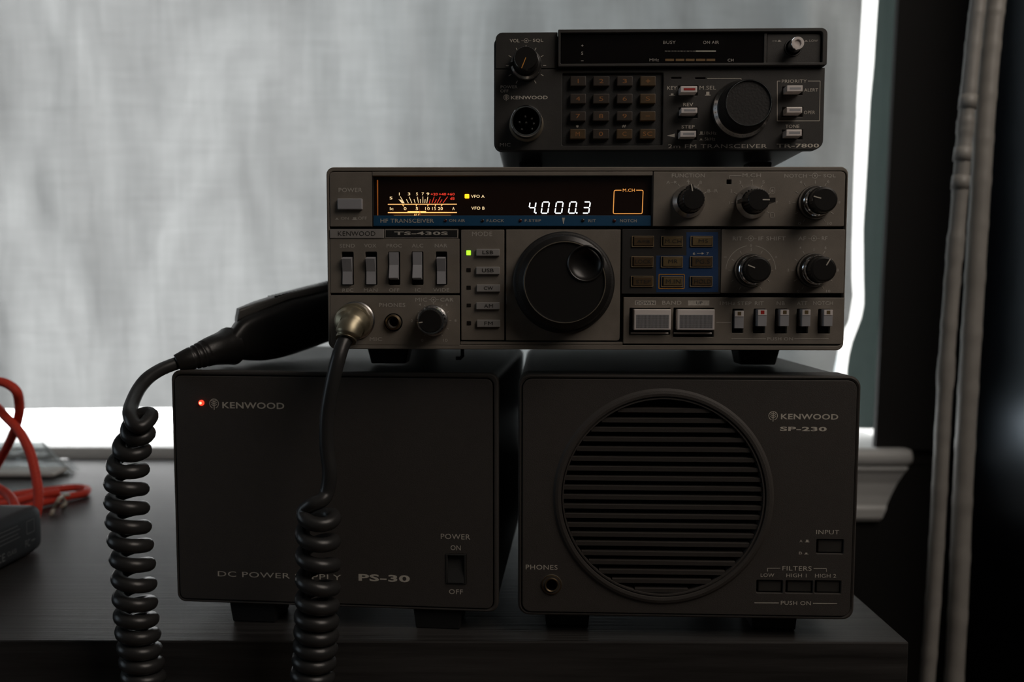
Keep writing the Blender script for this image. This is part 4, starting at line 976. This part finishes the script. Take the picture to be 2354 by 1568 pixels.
# ================================================================== desk
q = MB(); dx1, dy0, dy1, dzt = .2153, .4253, .900, 0
desk = thing('desk', 'black-brown wood-grain desk carrying the stacked radio equipment', 'desk', (-.4, .66, -.735))
def bxm(parent, name, a, b_, mt, bev=.0012):
    L = Vector(parent.location) if parent else Vector((0, 0, 0)); m_ = MB(lambda x, y, z: (x-L.x, y-L.y, z-L.z)); m_.box(a, b_, mt); return m_.build(name, parent, bevel=bev)
bxm(desk, 'desk_top', (-1.20, dy0, -.036), (dx1, dy1, 0), 'desk_wood', .0008)
bxm(desk, 'side_panel', (dx1-.022, dy0+.012, -.735), (dx1-.002, dy1-.01, -.036), 'desk_wood')
bxm(desk, 'side_panel', (-1.198, dy0+.012, -.735), (-1.178, dy1-.01, -.036), 'desk_wood')
bxm(desk, 'back_panel', (-1.178, dy1-.03, -.45), (dx1-.022, dy1-.014, -.036), 'desk_wood')
dr = bxm(desk, 'drawer', (-.55, dy0+.008, -.140), (dx1-.024, dy0+.40, -.040), 'desk_wood')

# ================================================================== room and window
YW = .925
def flat_box(name, a, b_, mt, bev=0):
    m_ = MB(); m_.box(a, b_, mt); return structure(m_.build(name, bevel=bev))
sx1 = at(2104, 1060, .905).x
XL, XR, ZB, ZT = -1.45, .505, -.010, 1.25
flat_box('floor', (-2.6, -2.8, -.785), (1.9, 1.05, -.735), 'floor_wood')
flat_box('ceiling', (-2.6, -2.8, 1.75), (1.9, 1.05, 1.80), 'room_paint')
flat_box('wall_left', (-2.65, -2.8, -.735), (-2.6, 1.05, 1.75), 'room_paint')
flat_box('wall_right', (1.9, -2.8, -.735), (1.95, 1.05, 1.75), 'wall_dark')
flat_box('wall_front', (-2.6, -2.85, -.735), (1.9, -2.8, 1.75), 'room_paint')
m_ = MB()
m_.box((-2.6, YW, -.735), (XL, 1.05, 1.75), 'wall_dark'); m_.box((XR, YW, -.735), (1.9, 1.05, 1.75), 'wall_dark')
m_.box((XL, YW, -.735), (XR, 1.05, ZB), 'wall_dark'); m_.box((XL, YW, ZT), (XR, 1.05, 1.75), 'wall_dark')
m_.box((.432, YW, ZB-.001), (XR, .94, .03), 'wall_dark'); m_.box((XR, 1.05, -.2), (XR+.1, 1.24, 1.5), 'daylight_blocker')  # outer box is added to keep daylight off the shade's right side
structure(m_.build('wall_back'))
win = bpy.data.objects.new('window_1', None); COL.objects.link(win); win.location = (-.5, 1.03, 0); structure(win)
Lw = Vector(win.location)
m_ = MB(lambda x, y, z: (x-Lw.x, y-Lw.y, z-Lw.z))
m_.box((XL, 1.022, ZB), (XL+.03, 1.046, ZT), 'white_paint'); m_.box((XR-.004, 1.022, ZB), (XR, 1.046, ZT), 'white_paint'); m_.box((XL, 1.022, ZT-.03), (XR, 1.046, ZT), 'white_paint')
m_.build('window_frame', win)
m_ = MB(lambda x, y, z: (x-Lw.x, y-Lw.y, z-Lw.z)); m_.box((XL+.03, 1.032, ZB), (XR-.004, 1.036, ZT-.03), 'window_glass'); m_.build('pane', win)
# white sill board with rounded nose and a horn at the right, moulded apron below it
def prism(mb, prof, x0, x1, mt, seg=False, trim0=0, trim1=0):
    n = len(prof); mb.rings([[(x0, y, z) for y, z in prof], [(x1, y, z) for y, z in prof]], mt, False)
sx1 = at(2104, 1060, .905).x
nose = []
zt_, th = .0115, .021
for k in range(9):
    a = math.radians(90+180*k/8); nose.append((.9145+.0095*math.cos(a)*1.0, zt_-th/2+th/2*math.sin(a)))
m_ = MB(); prof = nose+[(1.03, zt_-th), (1.03, zt_)]
full_x = [(XL-.03, 1), (sx1-.014, 1), (sx1-.006, .9), (sx1-.001, .62), (sx1, .3)]
rs = []
for x, sc_ in full_x:
    rs.append([(x, (y if y > .95 else .9145+(y-.9145)*sc_), zt_-th/2+(z-(zt_-th/2))*(sc_**.5)) for y, z in prof])
m_ = MB(); m_.rings(rs, 'white_paint', False)
sill = structure(m_.build('window_sill'))
sill.name = 'trim_1'
ap = [(.9245, -.0096), (.909, -.0096), (.9085, -.0125), (.912, -.018), (.9165, -.030), (.9180, -.045), (.9175, -.056), (.9145, -.060), (.9145, -.070), (.9175, -.0745), (.9245, -.0745)]
m_ = MB(); ax = at(2090, 1110, .91).x
prof2 = ap
m_.rings([[(XL-.02, y, z) for y, z in ap], [(ax-.5, y, z) for y, z in ap], [(ax-(-.0096-z)*.42-.002, y, z) for y, z in ap]], 'white_paint', False)
structure(m_.build('trim_2'))

# roman shade: wrinkled linen with two stitched seams, right edge free
YS = .965
def sx_at(py):
    tb_ = [(0, 1990), (153, 1984), (245, 1979), (357, 1974), (485, 1968), (561, 1964), (638, 1964), (679, 1967), (735, 1958), (765, 1945), (800, 1933), (850, 1923), (941, 1921)]
    for (a, b_), (c_, d2) in zip(tb_, tb_[1:]):
        if a <= py <= c_: return b_+(d2-b_)*(py-a)/(c_-a)
    return tb_[-1][1] if py > 0 else 1990-py*.05
def rx_at(py):
    tb_ = [(0, 2018), (153, 2009), (230, 2001), (357, 1995), (460, 1989), (520, 1984.5), (638, 1984), (694, 1985), (735, 1977), (770, 1962), (800, 1952), (850, 1945), (900, 1943), (1040, 1942)]
    for (a, b_), (c_, d2) in zip(tb_, tb_[1:]):
        if a <= py <= c_: return b_+(d2-b_)*(py-a)/(c_-a)
    return tb_[-1][1] if py > 0 else 2018-py*.05
def folds(x, z):
    n1 = noise.noise(Vector((x*8+2.1, 0, z*2.2)))*.017
    n2 = noise.noise(Vector((x*22+5+z*4, 3, z*7+1)))*.0055
    n3 = noise.noise(Vector(((x+z*.35)*40, 7, (z-x*.2)*15)))*.0010
    return n1+n2+n3
zb = at(600, 941, YS).z; z258 = at(600, 258, YS).z; z768 = at(600, 768, YS).z; zt2 = .95
nz_, nx_ = 190, 230; vs_ = []; fs = []
for j in range(nz_+1):
    z = zb+(zt2-zb)*(j/nz_)**1.3
    dpy = 784-0; py = H/2; 
    # image row of this height on the shade plane, only used to look up the measured edge
    dz = (z-EYE.z)/YS; py = H/2+F*(math.tan(PITCH)*-1-dz)/(1-dz*math.tan(PITCH)) if True else 0
    py = max(-400, min(941, py)); xe = at(sx_at(py), py, YS).x
    for i in range(nx_+1):
        x = XL+.02+(xe-XL-.02)*i/nx_
        y = YS+folds(x, z)*min(1, (i+1)/6)
        for zs in (z258, z768): y -= .0022*math.exp(-((z-zs)/.0022)**2)
        if xe-x < .012 and z < z768+.01: y += .002
        zz = z + (.0008*noise.noise(Vector((x*12, 1, 0))) if j == 0 else 0)
        vs_.append((x, y, zz))
for j in range(nz_):
    for i in range(nx_): a = j*(nx_+1)+i; fs.append((a, a+1, a+nx_+2, a+nx_+1))
shade = thing('roman_shade', 'pale grey linen window shade glowing with daylight behind the radios', 'window shade', (-.5, YS, zt2))
Ls = Vector(shade.location)
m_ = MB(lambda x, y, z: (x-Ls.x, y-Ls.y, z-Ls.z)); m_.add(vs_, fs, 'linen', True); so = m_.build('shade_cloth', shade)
m_ = MB(lambda x, y, z: (x-Ls.x, y-Ls.y, z-Ls.z)); m_.box((XL+.01, YS-.02, zt2-.005), (.47, YS+.02, zt2+.04), 'white_paint'); m_.build('headrail', shade)
# pale side curtain strip at the right reveal
jx = lambda py: 2065-py*.0515
vs_ = []; fs = []; YN = .998; rows_ = 60; cols_ = 16
zlo = at(1990, 985, YN).z
for j in range(rows_+1):
    z = zlo+(zt2-zlo)*j/rows_; dz = (z-EYE.z)/YN; py = H/2+F*(-math.tan(PITCH)-dz)/(1-dz*math.tan(PITCH)); pc_ = max(-380, min(1040, py))
    x0 = at(rx_at(pc_), pc_, YN).x; x1 = min(at(jx(pc_), pc_, .906).x*YN/.906 + .012, XR-.003)
    for i in range(cols_+1):
        f = i/cols_; x = x0+(x1-x0)*f; vs_.append((x, YN+.0035*math.sin(f*9+z*6)*f*(1-f)*2+.004*noise.noise(Vector((x*10, 4, z*5))), z))
for j in range(rows_):
    for i in range(cols_): a = j*(cols_+1)+i; fs.append((a, a+1, a+cols_+2, a+cols_+1))
m_ = MB(); m_.add(vs_, fs, 'lining', True); o = m_.build('curtain'); tag(o, 'narrow greenish grey curtain strip right of the bright slit beside the shade', 'curtain')
# casing board at the right of the opening, dark, leaning slightly as in the photo
m_ = MB(); a0 = at(jx(0), 0, .917); a1 = at(jx(1034), 1034, .917)
k_ = (a0.x-a1.x)/(a0.z-a1.z); zt3 = 1.24
P8 = [(a1.x, .9170, a1.z), (a1.x+.14, .9170, a1.z), (a1.x+.14+k_*(zt3-a1.z), .9170, zt3), (a1.x+k_*(zt3-a1.z), .9170, zt3)]
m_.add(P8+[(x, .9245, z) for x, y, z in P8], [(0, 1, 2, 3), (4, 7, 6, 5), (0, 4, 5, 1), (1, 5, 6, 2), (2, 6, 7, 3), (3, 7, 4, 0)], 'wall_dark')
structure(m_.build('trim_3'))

# ================================================================== cables hanging at the right, glossy cabinet
def cable(name, label, pxs, Y, r, wrap):
    pts = catmull([at(x, y, Y) for x, y in pxs], 14); top = pts[0]; pts = [top+Vector((.004*k, 0, .09*k)) for k in range(14, 0, -1)]+pts
    low_ = pts[-1]; pts += [low_+Vector((-.003*k, 0, -.07*k)) for k in range(1, 8)]
    # resample and give wrap ridges / tape bands
    res = []; 
    for a, b_ in zip(pts, pts[1:]):
        n_ = max(1, int((b_-a).length/.004))
        for k in range(n_): res.append(a.lerp(b_, k/n_))
    rad = [r*(1+(.05 if (i % 9) < 2 else 0)+(.10 if wrap == 'tape' and any(abs(i-c) < 3 for c in (345, 372, 396)) else 0)+.02*noise.noise(Vector((i*.07, 0, r*900)))) for i in range(len(res))]
    lo = Vector(res[-1]); t_ = thing(name, label, 'cable', lo, group='cables hanging by the cabinet')
    L = lo; m_ = MB(lambda x, y, z: (x-L.x, y-L.y, z-L.z)); m_.tube(res, rad, 'cable_sheath', 14); m_.build('sheath', t_)
    return t_, res
ca, ra = cable('hanging_cable', 'thinner, left one of two pale cables hanging beside the glossy black cabinet', [(2252, -20), (2240, 80), (2225, 230), (2216, 330), (2204, 480), (2190, 640), (2178, 800), (2166, 1000), (2156, 1200), (2144, 1400), (2130, 1590)], .72, .0064, 'tape')
cb, rb_ = cable('hanging_cable', 'thicker, right one of two pale cables hanging beside the glossy black cabinet', [(2292, -20), (2280, 80), (2265, 250), (2256, 400), (2246, 560), (2234, 760), (2222, 960), (2212, 1160), (2204, 1360), (2192, 1590)], .73, .0082, 'spiral')
# tape bands on the left cable
m_ = None
for (py_, px_) in ((235, 2225), (355, 2213), (420, 2208)):
    c_ = at(px_, py_, .72); L = Vector(ca.location); m_ = MB(lambda x, y, z: (x-L.x, y-L.y, z-L.z))
    m_.tube([c_+Vector((.0006, 0, .006)), c_, c_-Vector((.0006, 0, .006))], .0072, 'cable_sheath', 16); m_.build('tape_band', ca)
cab = thing('cabinet', 'glossy black tall cabinet along the right edge behind the hanging cables', 'cabinet', (.70, .80, -.735))
bxm(cab, 'side_panel', (.505, .745, -.735), (.525, .870, 1.5), 'cabinet_gloss', .003)
bxm(cab, 'body', (.5252, .77, -.735), (.95, .860, 1.49), 'cabinet_gloss', .003)

# ================================================================== left: adapter, red braided cable, bag, card, tie
ad = thing('power_adapter', 'black rounded power adapter brick with faint fine print at the left edge', 'power adapter', (-.375, .52, 0))
La = Vector(ad.location); yaw_a = math.radians(-1.5)
def adf(x, y, z): 
    return (x*math.cos(yaw_a)-y*math.sin(yaw_a), x*math.sin(yaw_a)+y*math.cos(yaw_a), z)
xf = at(88, 1282, .574).x-La.x      # right face
m_ = MB(adf)
# rounded brick: loft of rounded rectangles along y
rs = []
for yy, ins in ((-.075, .006), (-.072, .002), (-.068, 0), (.050, 0), (.058, .0012), (.063, .0045), (.0655, .009)):
    x0, x1, z0, z1 = -.085+ins, xf-ins*.9, .0005+ins*.6, .0345-ins*.7; rr_ = .0065
    rs.append([(cx_+rr_*math.cos(math.radians(st_+90*k/5)), yy, cz_+rr_*math.sin(math.radians(st_+90*k/5))) for cx_, cz_, st_ in ((x1-rr_, z1-rr_, 0), (x0+rr_, z1-rr_, 90), (x0+rr_, z0+rr_, 180), (x1-rr_, z0+rr_, 270)) for k in range(6)])
m_.rings(rs, 'adapter'); m_.build('body', ad)
# print on the side face
m_ = MB(lambda u, v, dd: adf(xf+dd+.00008, u, v))
P_, f_ = text_mesh('CE', 0); 
def atext(s_, u0, v0, u1, v1, mt='adapter_print', bold=0):
    P, fs_ = text_mesh(s_, bold); m_.add([(u0+a*(u1-u0), v0+b_*(v1-v0), 0) for a, b_ in P], fs_, mt)
atext('CE', .008, .0065, .0165, .0120)
atext('CLASS', .019, .0085, .0285, .0115)
for r_ in range(4):
    m_.line((.004, .0265-.0028*r_), (.031+.002*(r_ % 2), .0265-.0028*r_), .00035, 0, 'adapter_print')
m_.poly([(.0405, .0175), (.0490, .0175), (.0490, .0265), (.0405, .0265)], .0004, 0, 'adapter_print', True)
atext('FC', .0385, .0085, .0435, .0135); m_.line((.0455, .0115), (.0495, .0115), .0008, 0, 'adapter_print')
m_.build('printed_label', ad)

red = thing('braided_cable', 'bright red braided cable in loose loops behind the black adapter brick', 'cable', (-.42, .66, 0))
Lr = Vector(red.location); rp = lambda x, y, Y: at(x/3.267, 850+y/3.267, Y)
def rz(x, y, z): return atz(x/3.267, 850+y/3.267, z)
r_ = .0034
seq = [rp(-420, 300, .60), rp(-300, 160, .60), rp(-140, 92, .60), rp(-10, 88, .60), rp(70, 115, .60), rp(125, 165, .60), rp(143, 235, .605), rp(145, 320, .61), rp(118, 430, .62), rp(75, 535, .64), rp(20, 640, .655), rp(-60, 780, .67), rp(-130, 880, .68), rz(-220, 965, .0042),
       rz(-160, 985, .0042), rz(-60, 968, .0042), rz(60, 950, .0042), rz(200, 927, .0042), rz(400, 902, .0042), rz(560, 886, .0042), rz(640, 893, .0042), rz(655, 908, .0042), rz(620, 932, .0042), rz(450, 965, .0042), rz(300, 1003, .0042), rz(150, 1035, .0042), rz(0, 1060, .0042), rz(-200, 1070, .0042), rz(-330, 1020, .0042)]
seq += [rz(-200, 1028, .0130), rz(-60, 1016, .0125), rz(60, 990, .0122), rz(200, 960, .0122), rz(330, 935, .0118)]
m_ = MB(lambda x, y, z: (x-Lr.x, y-Lr.y, z-Lr.z)); m_.tube(catmull(seq[:29], 9), r_, 'red_braid', 12); m_.build('cable_loop', red)
m_ = MB(lambda x, y, z: (x-Lr.x, y-Lr.y, z-Lr.z)); m_.tube(catmull([rp(-260, 200, .625), rp(-140, 205, .625), rp(-40, 268, .62), rp(40, 352, .61), rp(130, 445, .605), rp(190, 540, .602), rp(232, 640, .60), rp(262, 760, .597), rp(283, 880, .594), rp(289, 970, .592), rp(280, 1050, .590), rp(262, 1130, .590)], 8), r_, 'red_braid', 12); m_.build('cable_loop', red)
m_ = MB(lambda x, y, z: (x-Lr.x, y-Lr.y, z-Lr.z)); m_.tube(catmull([rz(-200, 1010, .006), rz(-80, 1018, .0118), rz(0, 1012, .0120), rz(110, 988, .0120), rz(220, 960, .0118), rz(340, 935, .0112), rz(450, 921, .0112)], 8), r_*.95, 'red_braid', 12); m_.build('cable_loop', red)
m_ = MB(lambda x, y, z: (x-Lr.x, y-Lr.y, z-Lr.z)); m_.tube(catmull([rp(-90, 830, .640), rp(-20, 885, .632), rp(45, 925, .624), rp(90, 975, .612), rp(115, 1030, .602), rp(128, 1090, .598)], 8), r_, 'red_braid', 12); m_.build('cable_loop', red)

# pale twisted tie around the loop
tz = atz(133, 1160, 0); m_ = MB(); pts_ = [atz(118, 1182, .002), atz(124, 1168, .004), atz(133, 1152, .012), atz(140, 1143, .0125), atz(146, 1148, .006), atz(150, 1158, .002), atz(143, 1163, .002)]
base = Vector((tz.x, tz.y, 0)); m_ = MB(lambda x, y, z: (x-base.x, y-base.y, z-base.z)); m_.tube(catmull(pts_, 6), .0016, 'tie', 8)
m_.tube(catmull([atz(139, 1146, .011), atz(146, 1139, .012), atz(158, 1138, .010)], 6), .0014, 'tie', 8)
o = m_.build('twist_tie'); o.location = base; tag(o, 'small pale twist tie by the tip of the red cable loop', 'twist tie')

# clear plastic bag with a white card in it
bl_ = atz(0, 1098, .001); bx0, by0 = -.62, .80
bag = thing('plastic_bag', 'crumpled clear plastic bag standing against the window sill at left', 'plastic bag', (-.49, .83, 0))
Lb = Vector(bag.location)
pk = at(97, 1018, .868); rt = atz(168, 1089, .0008); lf = at(-260, 1015, .868); fl = atz(-260, 1098, .0008); fr2 = atz(120, 1100, .0008)
nx_, ny_ = 40, 18; vs_ = []; fs = []
topl = [lf.lerp(pk, f/nx_) for f in range(nx_+1)]; botl = [fl.lerp(rt, f/nx_) for f in range(nx_+1)]
for j in range(ny_+1):
    f = j/ny_
    for i in range(nx_+1):
        p = botl[i].lerp(topl[i], f); w_ = math.sin(f*math.pi)
        p = p+Vector((0, -.010*w_*(1-(i/nx_)**6)+.006*noise.noise(Vector((i*.35, j*.5, 1)))*w_, .006*noise.noise(Vector((i*.3, j*.3, 5)))*w_)); p.z = max(p.z, .0009)
        vs_.append(tuple(p))
for j in range(ny_):
    for i in range(nx_): a = j*(nx_+1)+i; fs.append((a, a+1, a+nx_+2, a+nx_+1))
m_ = MB(lambda x, y, z: (x-Lb.x, y-Lb.y, z-Lb.z)); m_.add(vs_, fs, 'clear_bag', True)
vs2 = [(x, min(y+.014, .896) if z < .01 else y+.004, z) for x, y, z in vs_]; m_.add(vs2, fs, 'clear_bag', True)
m_.build('film', bag)
m_ = MB(lambda x, y, z: (x-Lb.x, y-Lb.y, z-Lb.z)); m_.tube(catmull([pk, pk.lerp(rt, .35)+Vector((0, -.001, .001)), pk.lerp(rt, .7), rt+Vector((0, 0, .001))], 6), .0010, 'film_highlight', 8); m_.build('seam', bag)  # highlight along the bag's edge, put into the pale colour of this tube
c0, c1_ = atz(-200, 1099, .0005), atz(125, 1098, .0005); cdw = thing('card', 'small white card lying in the clear plastic bag', 'card', ((c0.x+c1_.x)/2, c0.y+.016, .001))
Lc = Vector(cdw.location); m_ = MB(lambda x, y, z: (x-Lc.x, y-Lc.y, z-Lc.z)); m_.box((c0.x, c0.y+.001, .0010), (c1_.x, c0.y+.034, .0055), 'card'); m_.build('sheet', cdw, bevel=.003)
